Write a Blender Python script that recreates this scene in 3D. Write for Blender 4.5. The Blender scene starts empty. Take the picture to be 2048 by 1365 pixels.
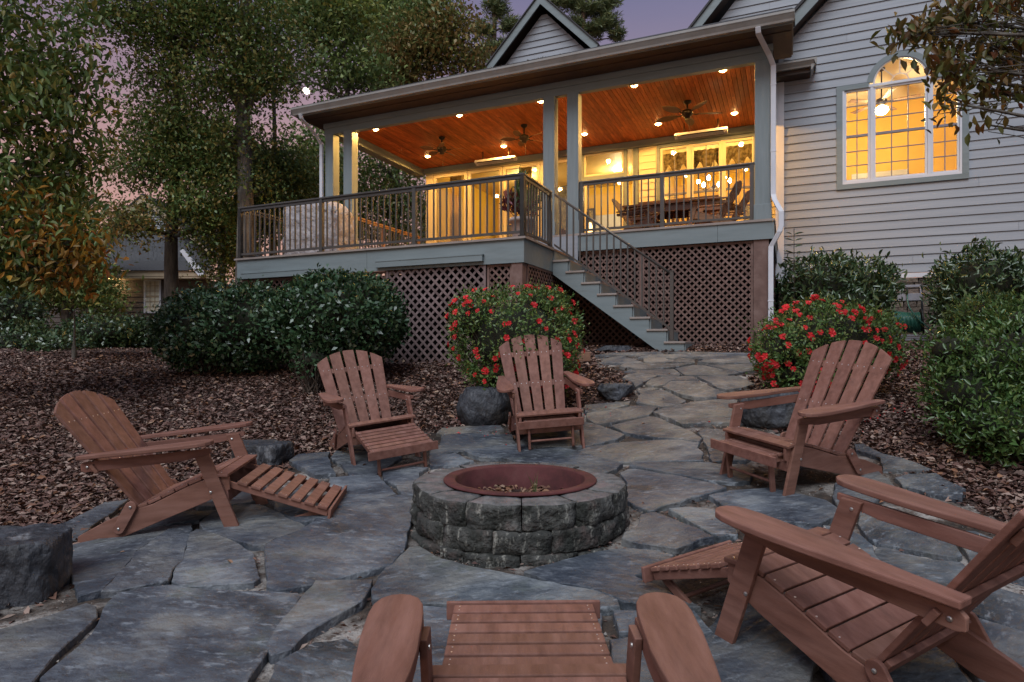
import bpy, math, random
import numpy as np
from mathutils import Matrix, Vector, noise
random.seed(7); RNG = np.random.default_rng(7)
SC = bpy.context.scene
COL = SC.collection
R = math.radians
H = 1.30            # eye height above the near end of the patio

# ------------------------------------------------------------------ camera
cam = bpy.data.cameras.new('camera'); cam.sensor_width = 36.0
cam.lens = 1265.0 / 2048.0 * 36.0; cam.shift_y = 20.5 / 2048.0
cam.clip_start = 0.05; cam.clip_end = 3000
co = bpy.data.objects.new('camera', cam); COL.objects.link(co)
co.location = (0, 0, H); co.rotation_euler = (R(90), 0, 0)
SC.camera = co

# ------------------------------------------------------------------ dusk sky, soft skylight
W = bpy.data.worlds.new('World'); SC.world = W; W.use_nodes = True
nt = W.node_tree; nt.nodes.clear()
wo = nt.nodes.new('ShaderNodeOutputWorld'); bg = nt.nodes.new('ShaderNodeBackground')
tc = nt.nodes.new('ShaderNodeTexCoord'); sx = nt.nodes.new('ShaderNodeSeparateXYZ')
rp = nt.nodes.new('ShaderNodeValToRGB')
nt.links.new(tc.outputs['Generated'], sx.inputs[0])
nz = nt.nodes.new('ShaderNodeTexNoise'); nz.inputs['Scale'].default_value = 2.2; nz.inputs['Detail'].default_value = 5
mpg = nt.nodes.new('ShaderNodeMapping'); mpg.inputs['Scale'].default_value = (1, 1, 3.5)
nt.links.new(tc.outputs['Generated'], mpg.inputs[0]); nt.links.new(mpg.outputs[0], nz.inputs[0])
ma = nt.nodes.new('ShaderNodeMath'); ma.operation = 'MULTIPLY_ADD'; ma.inputs[1].default_value = 0.16; ma.inputs[2].default_value = -0.08
nt.links.new(nz.outputs[0], ma.inputs[0])
mb_ = nt.nodes.new('ShaderNodeMath'); mb_.operation = 'ADD'
nt.links.new(ma.outputs[0], mb_.inputs[0]); nt.links.new(sx.outputs[2], mb_.inputs[1])
nt.links.new(mb_.outputs[0], rp.inputs[0])
els = [(0.0, (.36, .19, .15)), (.16, (.42, .21, .18)), (.31, (.32, .18, .20)), (.42, (.16, .12, .19)), (.55, (.082, .086, .185)), (1.0, (.085, .10, .20))]
while len(rp.color_ramp.elements) < len(els): rp.color_ramp.elements.new(.5)
for e, (p, c) in zip(rp.color_ramp.elements, els): e.position = p; e.color = (*c, 1)
sk = nt.nodes.new('ShaderNodeTexSky'); sk.sky_type = 'NISHITA'; sk.sun_disc = False
sk.sun_elevation = R(3); sk.sun_rotation = R(200)
b2 = nt.nodes.new('ShaderNodeBackground'); b2.inputs[1].default_value = 0.02
nt.links.new(sk.outputs[0], b2.inputs[0])
bg.inputs[1].default_value = 0.66
rp2 = nt.nodes.new('ShaderNodeValToRGB'); e2 = [(0.0, (.27, .27, .31)), (.3, (.22, .235, .30)), (.6, (.15, .165, .24)), (1.0, (.12, .135, .22))]
while len(rp2.color_ramp.elements) < len(e2): rp2.color_ramp.elements.new(.5)
for e, (p, c) in zip(rp2.color_ramp.elements, e2): e.position = p; e.color = (*c, 1)
nt.links.new(sx.outputs[2], rp2.inputs[0])
dt = nt.nodes.new('ShaderNodeVectorMath'); dt.operation = 'DOT_PRODUCT'; dt.inputs[1].default_value = (-.45, .89, 0); nt.links.new(tc.outputs['Generated'], dt.inputs[0])
mrw = nt.nodes.new('ShaderNodeMapRange'); mrw.interpolation_type = 'SMOOTHSTEP'; mrw.inputs['From Min'].default_value = -.15; mrw.inputs['From Max'].default_value = .75; nt.links.new(dt.outputs['Value'], mrw.inputs[0])
mxw = nt.nodes.new('ShaderNodeMixRGB'); nt.links.new(mrw.outputs[0], mxw.inputs[0]); nt.links.new(rp2.outputs[0], mxw.inputs[1]); nt.links.new(rp.outputs[0], mxw.inputs[2])
nt.links.new(mxw.outputs[0], bg.inputs[0])
ad = nt.nodes.new('ShaderNodeAddShader'); nt.links.new(bg.outputs[0], ad.inputs[0]); nt.links.new(b2.outputs[0], ad.inputs[1])
nt.links.new(ad.outputs[0], wo.inputs[0])
sl = bpy.data.lights.new('sun', 'SUN'); sl.energy = 1.5; sl.angle = R(40); sl.color = (.88, .93, 1.0)
so = bpy.data.objects.new('sun', sl); COL.objects.link(so); so.rotation_euler = (R(34), R(-14), 0)
vs = SC.view_settings; vs.view_transform = 'Standard'; vs.look = 'None'; vs.exposure = 1.0; vs.gamma = 1.0; vs.use_curve_mapping = False
SC.cycles.max_bounces = 7; SC.cycles.diffuse_bounces = 3; SC.cycles.glossy_bounces = 3
SC.cycles.transparent_max_bounces = 12; SC.cycles.transmission_bounces = 4
SC.cycles.sample_clamp_indirect = 4.0; SC.cycles.caustics_reflective = False; SC.cycles.caustics_refractive = False
SC.cycles.use_denoising = True

# ------------------------------------------------------------------ materials
def nn(t, k): return t.nodes.new('ShaderNode' + k)
def mat(name, cols, scale=6.0, rough=.6, bump=.3, bscale=None, stretch=(1, 1, 1), rnd=.0, detail=6, spec=.4, island=False, metal=0.0, contrast=(.3, .7), coord='Object', trans=0.0, hue=0.0, bdist=.01, extra=None):
    """procedural surface: noise ramp between real base colours, random lightness per object or per loose piece, fine relief"""
    m = bpy.data.materials.new(name); m.use_nodes = True; t = m.node_tree; p = t.nodes['Principled BSDF']; L = t.links.new
    tc = nn(t, 'TexCoord'); mp = nn(t, 'Mapping'); mp.inputs['Scale'].default_value = stretch
    L(tc.outputs[coord], mp.inputs[0])
    if rnd or island:
        oi = nn(t, 'ObjectInfo') if not island else nn(t, 'NewGeometry')
        ro = oi.outputs['Random'] if not island else oi.outputs['Random Per Island']
        vm = nn(t, 'VectorMath'); vm.operation = 'SCALE'; cb = nn(t, 'CombineXYZ')
        for i in range(3): L(ro, cb.inputs[i])
        L(cb.outputs[0], vm.inputs[0]); vm.inputs['Scale'].default_value = 37.0
        va = nn(t, 'VectorMath'); va.operation = 'ADD'; L(mp.outputs[0], va.inputs[0]); L(vm.outputs[0], va.inputs[1]); vec = va.outputs[0]
    else: vec = mp.outputs[0]
    n = nn(t, 'TexNoise'); n.inputs['Scale'].default_value = scale; n.inputs['Detail'].default_value = detail; n.inputs['Roughness'].default_value = .62
    L(vec, n.inputs[0])
    cr = nn(t, 'ValToRGB'); el = cr.color_ramp.elements
    while len(el) < len(cols): el.new(.5)
    while len(el) > len(cols): el.remove(el[-1])
    for i, c in enumerate(cols):
        el[i].position = contrast[0] + (contrast[1] - contrast[0]) * i / max(1, len(cols) - 1); el[i].color = (*c, 1)
    if island: L(ro, cr.inputs[0]); 
    else: L(n.outputs[0], cr.inputs[0])
    if island:
        for i in range(len(cols)): el[i].position = i / max(1, len(cols) - 1)
    c = cr.outputs[0]
    if rnd or hue:
        hs = nn(t, 'HueSaturation'); L(c, hs.inputs['Color'])
        mr = nn(t, 'MapRange'); mr.inputs['To Min'].default_value = 1 - rnd; mr.inputs['To Max'].default_value = 1 + rnd
        L(n.outputs[0] if island else ro, mr.inputs[0]); L(mr.outputs[0], hs.inputs['Value'])
        if hue:
            mh = nn(t, 'MapRange'); mh.inputs['To Min'].default_value = .5 - hue; mh.inputs['To Max'].default_value = .5 + hue
            w = nn(t, 'TexWhiteNoise'); w.noise_dimensions = '1D'; L(ro, w.inputs['W']); L(w.outputs[0], mh.inputs[0]); L(mh.outputs[0], hs.inputs['Hue'])
        c = hs.outputs[0]
    if extra: c = extra(t, vec, c, p)
    L(c, p.inputs['Base Color'])
    p.inputs['Roughness'].default_value = rough; p.inputs['Specular IOR Level'].default_value = spec; p.inputs['Metallic'].default_value = metal
    if bump:
        n2 = nn(t, 'TexNoise'); n2.inputs['Scale'].default_value = bscale or scale * 4; n2.inputs['Detail'].default_value = 7; L(vec, n2.inputs[0])
        b = nn(t, 'Bump'); b.inputs['Strength'].default_value = bump; b.inputs['Distance'].default_value = bdist
        L(n2.outputs[0], b.inputs['Height']); L(b.outputs[0], p.inputs['Normal'])
    if trans:
        tr = nn(t, 'BsdfTranslucent'); mx = nn(t, 'MixShader'); mx.inputs[0].default_value = trans
        L(c, tr.inputs[0]); L(p.outputs[0], mx.inputs[1]); L(tr.outputs[0], mx.inputs[2]); L(mx.outputs[0], t.nodes['Material Output'].inputs[0])
    return m
def emis(name, col, s):
    m = bpy.data.materials.new(name); m.use_nodes = True; p = m.node_tree.nodes['Principled BSDF']
    p.inputs['Base Color'].default_value = (*col, 1); p.inputs['Emission Color'].default_value = (*col, 1); p.inputs['Emission Strength'].default_value = s
    return m
def mixin(t, vec, c, scale, lo, hi, col, fac=1.0, vscale=(1, 1, 1), detail=8):
    """a second noise lays patches of another base colour (lichen, scuffs, stains)"""
    L = t.links.new; mp = nn(t, 'Mapping'); mp.inputs['Scale'].default_value = vscale; L(vec, mp.inputs[0])
    n = nn(t, 'TexNoise'); n.inputs['Scale'].default_value = scale; n.inputs['Detail'].default_value = detail; n.inputs['Roughness'].default_value = .65; L(mp.outputs[0], n.inputs[0])
    mr = nn(t, 'MapRange'); mr.inputs['From Min'].default_value = lo; mr.inputs['From Max'].default_value = hi; mr.inputs['To Max'].default_value = fac
    L(n.outputs[0], mr.inputs[0]); mx = nn(t, 'MixRGB'); L(mr.outputs[0], mx.inputs[0]); L(c, mx.inputs[1]); mx.inputs[2].default_value = (*col, 1)
    return mx.outputs[0]
def ex_stone(t, v, c, p):
    c = mixin(t, v, c, 1.3, .48, .68, (.165, .145, .11), .75)
    c = mixin(t, v, c, 3.1, .58, .72, (.10, .115, .075), .45)
    c = mixin(t, v, c, 30, .60, .75, (.36, .35, .34), .5)
    c = mixin(t, v, c, 16, .55, .66, (.24, .26, .28), .7, (.7, 1.4, 1))
    c = mixin(t, v, c, 1.1, .46, .6, (.040, .048, .066), .55)
    c = mixin(t, v, c, 90, .66, .72, (.55, .53, .5), .6)
    return mixin(t, v, c, 9, .62, .75, (.035, .035, .042), .6, (1, 2.2, 1))
def ex_chair(t, v, c, p):
    c = ex_wood(t, v, c, p)
    c = mixin(t, v, c, 1.7, .52, .7, (.27, .145, .115), .5)
    return mixin(t, v, c, 8, .66, .76, (.075, .045, .036), .5)
def ex_block(t, v, c, p):
    c = mixin(t, v, c, 17, .55, .66, (.30, .29, .25), .8, (1.6, 1.6, .35))
    c = mixin(t, v, c, 5, .55, .7, (.16, .10, .085), .5)
    return mixin(t, v, c, 7, .5, .62, (.016, .018, .014), .85, (1, 1, .6))
def ex_rock(t, v, c, p):
    c = mixin(t, v, c, 5, .60, .70, (.30, .30, .31), .6, (1, 1, .4))
    return mixin(t, v, c, 3, .5, .65, (.045, .04, .032), .8)
def ex_wood(t, v, c, p):
    c = mixin(t, v, c, 3, .5, .7, (.095, .046, .036), .45)
    return mixin(t, v, c, 60, .64, .74, (.30, .20, .18), .35)
M = {}
M['chair'] = mat('reddish_brown_lumber', [(.138, .060, .042), (.192, .088, .064), (.240, .118, .090)], 3.5, .66, .3, 90, (1, 6, 6), rnd=.12, spec=.3, hue=.004, bdist=.004, extra=ex_chair)
M['steel'] = mat('bolt_steel', [(.55, .54, .52)], 5, .35, 0, metal=.9)
M['screw'] = mat('screw_head', [(.50, .44, .42)], 5, .4, 0, metal=.3)
M['stone'] = mat('slate_flagstone', [(.024, .029, .036), (.080, .090, .103), (.190, .203, .210)], 2.6, .58, 1.0, 13, (1, 1.25, 1), rnd=.26, spec=.4, hue=.014, bdist=.035, contrast=(.34, .66), coord='Object', extra=ex_stone)
M['stone_tan'] = mat('tan_flagstone', [(.060, .060, .062), (.130, .122, .112), (.235, .215, .19)], 2.6, .62, 1.0, 13, (1, 1.25, 1), rnd=.24, spec=.3, hue=.012, bdist=.035, contrast=(.34, .66), extra=ex_stone)
M['sand'] = mat('joint_sand', [(.022, .017, .013), (.050, .038, .030), (.33, .30, .27)], 2.4, .95, .9, 70, bdist=.02, contrast=(.36, .61), extra=lambda t, v, c, p: mixin(t, v, c, 22, .5, .62, (.075, .05, .036), .85))
M['soil'] = mat('mulch_soil', [(.022, .013, .010), (.060, .034, .026), (.12, .075, .058)], 28, .95, 1.0, 60, bdist=.04)
M['chip'] = mat('bark_chip', [(.045, .024, .020), (.095, .046, .036), (.15, .080, .062), (.12, .068, .056), (.23, .145, .115), (.32, .235, .19), (.07, .038, .03), (.18, .09, .06)], 20, .75, 0, island=True, rnd=.25)
M['leaf_dead'] = mat('dead_leaf', [(.10, .04, .02), (.22, .10, .05), (.30, .17, .10), (.13, .06, .04), (.36, .25, .17)], 20, .7, 0, island=True, rnd=.2)
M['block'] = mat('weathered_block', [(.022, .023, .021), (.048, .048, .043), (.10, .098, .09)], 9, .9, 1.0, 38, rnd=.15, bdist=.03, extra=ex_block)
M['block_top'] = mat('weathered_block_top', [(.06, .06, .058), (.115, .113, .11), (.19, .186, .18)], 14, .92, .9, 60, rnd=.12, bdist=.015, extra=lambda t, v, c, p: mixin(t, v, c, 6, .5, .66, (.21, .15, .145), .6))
M['rust'] = mat('rusty_red_steel', [(.050, .013, .013), (.088, .022, .022), (.11, .036, .034)], 6, .85, .25, 60, bdist=.004, extra=lambda t, v, c, p: mixin(t, v, c, 9, .5, .65, (.05, .016, .012), .6))
M['rock'] = mat('dark_boulder', [(.014, .015, .019), (.034, .036, .042), (.075, .08, .092)], 3.5, .6, 1.0, 16, (1, 1, .6), rnd=.1, bdist=.05, extra=ex_rock)
M['siding'] = mat('painted_siding', [(.225, .242, .270), (.275, .293, .322)], 2.0, .55, .22, 60, (.4, 6, 9), rnd=.035, bdist=.004, extra=lambda t, v, c, p: mixin(t, v, c, 1.6, .55, .75, (.20, .21, .235), .45, (.5, 1, 2)))
M['siding_lamplit'] = mat('lamplit_siding_colour', [(.60, .52, .34), (.66, .58, .40)], 2, .55, .1, 50, rnd=.03)  # house siding with the porch lamps' warm light put into its colour
M['trim'] = mat('sage_trim', [(.150, .182, .188), (.185, .220, .228)], 3, .55, .25, 50, (.5, 4, 4), rnd=.04, bdist=.003, extra=lambda t, v, c, p: mixin(t, v, c, 2.2, .55, .8, (.10, .105, .095), .5))
M['trim_v'] = mat('sage_post_paint', [(.150, .182, .188), (.195, .228, .238)], 3, .5, .5, 30, (6, 6, .5), rnd=.03, bdist=.004)
M['gutter'] = mat('gutter_paint', [(.21, .20, .185), (.26, .25, .235)], 3, .45, .05, spec=.5, extra=lambda t, v, c, p: mixin(t, v, c, 5, .5, .75, (.18, .15, .12), .6, (1, 1, .3)))
M['muntin'] = mat('backlit_bar_shade', [(.16, .155, .18), (.20, .195, .22)], 3, .5, 0)  # white bars given a dark colour so they look backlit
M['white'] = mat('white_vinyl', [(.50, .51, .55), (.58, .59, .63)], 3, .4, .03, rnd=.02)
M['soffit'] = mat('stained_soffit', [(.035, .022, .016), (.06, .036, .026)], 5, .6, .2, 30)
M['ceil'] = mat('cedar_ceiling_board', [(.22, .050, .011), (.40, .100, .020), (.52, .15, .032)], 4, .55, .2, 40, (8, 1.0, 8), rnd=.26, spec=.3, bdist=.003, extra=lambda t, v, c, p: mixin(t, v, c, 7, .66, .74, (.07, .018, .006), .75))
M['dark'] = mat('void_shade_colour', [(.006, .005, .005)], 3, 1.0, 0, spec=0.0)  # near-black colour stands in for the shade in closed-off gaps
M['shingle'] = mat('asphalt_shingle', [(.035, .034, .036), (.07, .068, .07)], 20, .9, .6, 80)
M['rail'] = mat('bronze_rail_paint', [(.050, .045, .042), (.068, .061, .056)], 5, .38, .03, spec=.5)
M['lattice'] = mat('stained_lattice', [(.095, .052, .042), (.135, .078, .064), (.18, .115, .098)], 5, .7, .3, 40, rnd=.18, bdist=.003)
M['lattice_pale'] = mat('weathered_lattice', [(.115, .076, .072), (.16, .110, .105), (.21, .150, .145)], 5, .75, .3, 40, rnd=.15, bdist=.003)
M['floor'] = mat('porch_floor', [(.20, .13, .09), (.28, .19, .14)], 4, .6, .1)
M['tread'] = mat('tread_board', [(.22, .18, .16), (.30, .25, .22)], 4, .6, .2, 40)
M['bronze'] = mat('fan_bronze', [(.022, .016, .012), (.04, .028, .02)], 5, .4, .03, metal=.5)
M['blade'] = mat('palm_fan_blade', [(.10, .055, .03), (.15, .08, .045)], 9, .6, .3, 30)
M['darkwood'] = mat('dark_furniture_wood', [(.050, .020, .012), (.09, .038, .022)], 4, .45, .15, 30, (1, 5, 5), rnd=.1)
M['tanwood'] = mat('tan_furniture_wood', [(.20, .10, .05), (.28, .15, .08)], 4, .5, .15, 30, (1, 5, 5), rnd=.1)
M['cover'] = mat('grill_cover_fabric', [(.26, .235, .24), (.42, .38, .37)], 4, .6, 1.0, 7, bdist=.09)
M['yellow'] = mat('yellow_wall_paint', [(.76, .46, .05), (.82, .52, .07)], 2, .6, 0)
M['cream'] = mat('cream_wall_paint', [(.70, .52, .20), (.78, .60, .26)], 2, .6, 0)
M['wceil'] = mat('white_ceiling', [(.75, .70, .6)], 2, .7, 0)
M['carpet'] = mat('interior_floor', [(.25, .15, .08), (.35, .22, .12)], 5, .5, 0)
M['drape'] = mat('olive_valance', [(.10, .075, .03), (.22, .17, .08), (.34, .27, .14)], 14, .8, .2, contrast=(.4, .6))
M['nlap'] = mat('taupe_siding', [(.075, .058, .050), (.105, .082, .070)], 3, .7, .2, 40, rnd=.06)
M['nroof'] = mat('grey_cedar_shingle', [(.085, .088, .095), (.13, .132, .14)], 12, .85, .5, 60, rnd=.1)
M['ntrim'] = mat('cream_house_trim', [(.34, .26, .17), (.42, .33, .22)], 4, .6, .05)
M['fstone'] = mat('stacked_fieldstone', [(.07, .055, .045), (.14, .11, .09), (.20, .17, .14)], 9, .85, .8, 30, rnd=.35, hue=.02, bdist=.03)
M['trunk'] = mat('tree_bark', [(.035, .029, .023), (.085, .073, .06), (.14, .125, .105)], 8, .9, 1.0, 14, (1, 1, .25), bdist=.05, extra=lambda t, v, c, p: mixin(t, v, c, 3, .58, .7, (.22, .21, .17), .6))
M['pinebark'] = mat('pine_bark', [(.08, .05, .035), (.14, .09, .065)], 9, .9, 1.0, 14, bdist=.05)
def leafmat(name, cols, tr=.25, sp=.35, ro=.45): return mat(name, cols, 1.1, ro, 0, island=True, rnd=.32, trans=tr, spec=sp, hue=.012)
M['l_green'] = leafmat('leaf_green_turning', [(.060, .104, .027), (.090, .144, .036), (.120, .170, .040), (.080, .130, .036), (.190, .190, .044), (.104, .150, .040), (.320, .220, .044)])
M['l_orange'] = leafmat('leaf_orange', [(.275, .125, .019), (.375, .188, .027), (.200, .112, .020), (.150, .125, .025), (.350, .112, .025)])
M['l_oak'] = leafmat('leaf_oak', [(.075, .124, .034), (.111, .169, .046), (.156, .195, .052), (.260, .195, .057), (.088, .143, .039), (.065, .111, .031)])
M['l_bg'] = leafmat('leaf_far_green', [(.088, .144, .048), (.137, .199, .060), (.189, .231, .066), (.111, .166, .056), (.243, .255, .078)])
M['l_yg'] = leafmat('leaf_yellow_green', [(.151, .202, .042), (.218, .252, .050), (.286, .252, .059), (.118, .168, .037)])
M['l_rust'] = leafmat('leaf_rusty', [(.228, .168, .054), (.288, .180, .060), (.144, .180, .054), (.336, .180, .066), (.120, .168, .048), (.192, .192, .054)])
M['l_pine'] = leafmat('pine_needle', [(.078, .111, .048), (.121, .159, .066), (.199, .199, .078)], .1)
M['l_cam'] = leafmat('camellia_leaf', [(.021, .052, .021), (.034, .076, .031), (.055, .103, .041), (.028, .062, .024)], .08, .6, .30)
M['l_aza'] = leafmat('azalea_leaf', [(.045, .090, .025), (.081, .145, .036), (.128, .200, .051), (.054, .109, .029), (.200, .217, .054)], .15)
M['l_shrub'] = leafmat('gardenia_leaf', [(.040, .088, .022), (.072, .135, .032), (.047, .096, .025), (.128, .184, .045)], .15, .5, .35)
M['l_laurel'] = leafmat('laurel_leaf', [(.024, .050, .020), (.041, .077, .030), (.059, .101, .041), (.101, .126, .050)], .08, .6, .3)
M['l_red'] = leafmat('dogwood_leaf', [(.13, .050, .022), (.080, .095, .024), (.11, .12, .03), (.18, .07, .025), (.065, .085, .022), (.14, .11, .03), (.22, .12, .035)], .35)
M['l_croton'] = leafmat('croton_leaf', [(.10, .012, .02), (.06, .01, .015), (.16, .03, .03)], .15)
M['petal'] = mat('azalea_petal', [(.62, .018, .030), (.75, .05, .05)], 30, .5, 0, rnd=.2, trans=.3)
M['petal2'] = mat('pink_petal', [(.62, .05, .22)], 30, .5, 0)
M['heart'] = mat('shrub_inner_shade', [(.012, .014, .008), (.022, .024, .012)], 20, .95, .4)  # dark colour stands in for the shade deep inside a shrub
M['twig'] = mat('shrub_twig', [(.04, .028, .02), (.08, .06, .045)], 20, .9, .4)
M['pot'] = mat('glazed_pot', [(.28, .22, .20), (.36, .29, .26)], 6, .5, .1)
M['potdark'] = mat('dark_planter', [(.03, .028, .03)], 6, .5, .1)
M['hose'] = mat('green_hose', [(.015, .075, .055), (.03, .11, .08)], 20, .35, 0)
M['reel'] = mat('hose_reel_grey', [(.20, .20, .23), (.26, .26, .29)], 5, .5, .03)
M['reeldark'] = mat('hose_reel_black', [(.015, .015, .018)], 5, .5, 0)
M['slab'] = mat('stair_slab', [(.10, .10, .11), (.17, .17, .18)], 6, .8, .5, 40)
M['bulb'] = emis('recessed_lamp_glow', (1.0, .60, .20), 42)
M['bulb2'] = emis('chandelier_bulb', (1.0, .80, .42), 45)
M['bulb3'] = emis('fan_lamp_globe', (1.0, .82, .45), 30)
M['shade'] = emis('lamp_shade_glow', (1.0, .62, .22), 2.5)
M['moon'] = emis('moon_glow', (1.0, .85, .62), 6)
M['grass'] = mat('grass_blade', [(.08, .11, .03), (.12, .15, .05)], 10, .6, 0, trans=.2)
M['ground_far'] = mat('far_leaf_litter', [(.035, .022, .016), (.07, .045, .034), (.05, .045, .02)], 9, .95, .8, 30)
M['jar'] = mat('brick_paver', [(.18, .09, .055), (.26, .14, .09)], 8, .9, .6)
# thin pane: sees through, mirrors the sky and porch a little
g = bpy.data.materials.new('window_glass'); g.use_nodes = True; t = g.node_tree; t.nodes.remove(t.nodes['Principled BSDF'])
a_ = nn(t, 'BsdfTransparent'); a_.inputs[0].default_value = (.93, .94, .93, 1); b_ = nn(t, 'BsdfGlossy'); b_.inputs['Roughness'].default_value = .02
f_ = nn(t, 'Fresnel'); f_.inputs[0].default_value = 1.5; mm = nn(t, 'Math'); mm.operation = 'MULTIPLY_ADD'; mm.inputs[1].default_value = 1.6; mm.inputs[2].default_value = .02; mm.use_clamp = True
x_ = nn(t, 'MixShader'); t.links.new(f_.outputs[0], mm.inputs[0]); t.links.new(mm.outputs[0], x_.inputs[0]); t.links.new(a_.outputs[0], x_.inputs[1]); t.links.new(b_.outputs[0], x_.inputs[2])
t.links.new(x_.outputs[0], t.nodes['Material Output'].inputs[0]); M['glass'] = g

# ------------------------------------------------------------------ mesh helpers
class MB:
    def __init__(s): s.v = []; s.f = []; s.mi = []
    def add(s, vs, fs, mi=0):
        k = len(s.v); s.v += [tuple(p) for p in vs]; s.f += [tuple(i + k for i in q) for q in fs]; s.mi += [mi] * len(fs); return s
    def box(s, x0, x1, y0, y1, z0, z1, mi=0):
        return s.add([(x0, y0, z0), (x1, y0, z0), (x1, y1, z0), (x0, y1, z0), (x0, y0, z1), (x1, y0, z1), (x1, y1, z1), (x0, y1, z1)],
                     [(0, 3, 2, 1), (4, 5, 6, 7), (0, 1, 5, 4), (1, 2, 6, 5), (2, 3, 7, 6), (3, 0, 4, 7)], mi)
    def prism(s, poly, lo, hi, axis='y', mi=0):
        """outline in the two other axes, swept along AXIS"""
        n = len(poly)
        def P(a, b, w): return {'y': (a, w, b), 'x': (w, a, b), 'z': (a, b, w)}[axis]
        vs = [P(a, b, lo) for a, b in poly] + [P(a, b, hi) for a, b in poly]
        return s.add(vs, [tuple(range(n))[::-1], tuple(range(n, 2 * n))] + [(i, (i + 1) % n, n + (i + 1) % n, n + i) for i in range(n)], mi)
    def tube(s, pts, r, n=8, cap=True, mi=0):
        pts = [Vector(p) for p in pts]; rs = r if hasattr(r, '__len__') else [r] * len(pts); rings = []; up = None
        for i, p in enumerate(pts):
            d = (pts[min(i + 1, len(pts) - 1)] - pts[max(i - 1, 0)]).normalized()
            if up is None: up = d.orthogonal().normalized()
            up = (up - d * up.dot(d)).normalized(); w = d.cross(up)
            rings.append([p + (up * math.cos(2 * math.pi * k / n) + w * math.sin(2 * math.pi * k / n)) * rs[i] for k in range(n)])
        vs = [q for g in rings for q in g]; fs = []
        for i in range(len(pts) - 1):
            for k in range(n): fs.append((i * n + k, i * n + (k + 1) % n, (i + 1) * n + (k + 1) % n, (i + 1) * n + k))
        if cap: fs += [tuple(range(n))[::-1], tuple(range((len(pts) - 1) * n, len(pts) * n))]
        return s.add(vs, fs, mi)
    def lathe(s, prof, c=(0, 0, 0), n=24, mi=0, close=False):
        vs = [(c[0] + r * math.cos(2 * math.pi * k / n), c[1] + r * math.sin(2 * math.pi * k / n), c[2] + z) for r, z in prof for k in range(n)]
        m = len(prof); fs = [(i * n + k, i * n + (k + 1) % n, (i + 1) * n + (k + 1) % n, (i + 1) * n + k) for i in range(m - 1) for k in range(n)]
        if close: fs += [tuple(range(n))[::-1], tuple(range((m - 1) * n, m * n))]
        return s.add(vs, fs, mi)
    def mesh(s, name, mats, off=(0, 0, 0), smooth=False):
        me = bpy.data.meshes.new(name); me.from_pydata([(x - off[0], y - off[1], z - off[2]) for x, y, z in s.v], [], s.f)
        for m in (mats if isinstance(mats, (list, tuple)) else [mats]): me.materials.append(m)
        if any(s.mi): me.polygons.foreach_set('material_index', s.mi)
        if smooth: me.polygons.foreach_set('use_smooth', [True] * len(me.polygons))
        me.update(); return me
OFF = {}
def reg(o, parent, name):
    COL.objects.link(o)
    if parent is not None: o.parent = parent; OFF[o.name] = OFF.get(parent.name, (0, 0, 0))
    return o
def part(name, mb, m, parent, smooth=False, bevel=0, kind=None, label=None):
    off = OFF.get(parent.name, (0, 0, 0)) if parent is not None else (0, 0, 0)
    o = bpy.data.objects.new(name, mb.mesh(name, m, off, smooth)); reg(o, parent, name)
    if bevel: add_bevel(o, bevel)
    if kind: o['kind'] = kind
    if label: o['label'] = label
    return o
def inst(name, me, parent, pos=(0, 0, 0), rot=(0, 0, 0), scale=(1, 1, 1)):
    off = OFF.get(parent.name, (0, 0, 0)) if parent is not None else (0, 0, 0)
    o = bpy.data.objects.new(name, me); reg(o, parent, name)
    o.location = (pos[0] - off[0], pos[1] - off[1], pos[2] - off[2]); o.rotation_euler = rot; o.scale = scale
    return o
def add_bevel(o, w):
    b = o.modifiers.new('bevel', 'BEVEL'); b.width = w; b.segments = 2; b.limit_method = 'ANGLE'; b.angle_limit = R(35)
FRAME = Matrix.Identity(4)
def thing(name, label, cat, o=(0, 0, 0), group=None, frame=None, kind=None):
    e = bpy.data.objects.new(name, None); COL.objects.link(e); e.empty_display_size = .2
    e.matrix_world = (frame or FRAME) @ Matrix.Translation(o); OFF[e.name] = tuple(o)
    if kind: e['kind'] = kind
    else:
        e['label'] = label; e['category'] = cat
        if group: e['group'] = group
    return e
def tagged(o, label, cat, group=None):
    o['label'] = label; o['category'] = cat
    if group: o['group'] = group
    return o
def mesh_np(name, V, Q, m, smooth=False):
    me = bpy.data.meshes.new(name); n = len(V); k = Q.shape[1]
    me.vertices.add(n); me.vertices.foreach_set('co', np.ascontiguousarray(V, np.float32).ravel())
    me.loops.add(Q.size); me.loops.foreach_set('vertex_index', np.ascontiguousarray(Q, np.int32).ravel())
    me.polygons.add(len(Q)); me.polygons.foreach_set('loop_start', np.arange(0, Q.size, k, dtype=np.int32))
    me.update(calc_edges=True); me.materials.append(m)
    if smooth: me.polygons.foreach_set('use_smooth', np.ones(len(Q), bool))
    return me
def unit(a): return a / np.maximum(np.linalg.norm(a, axis=1, keepdims=True), 1e-9)
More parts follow.
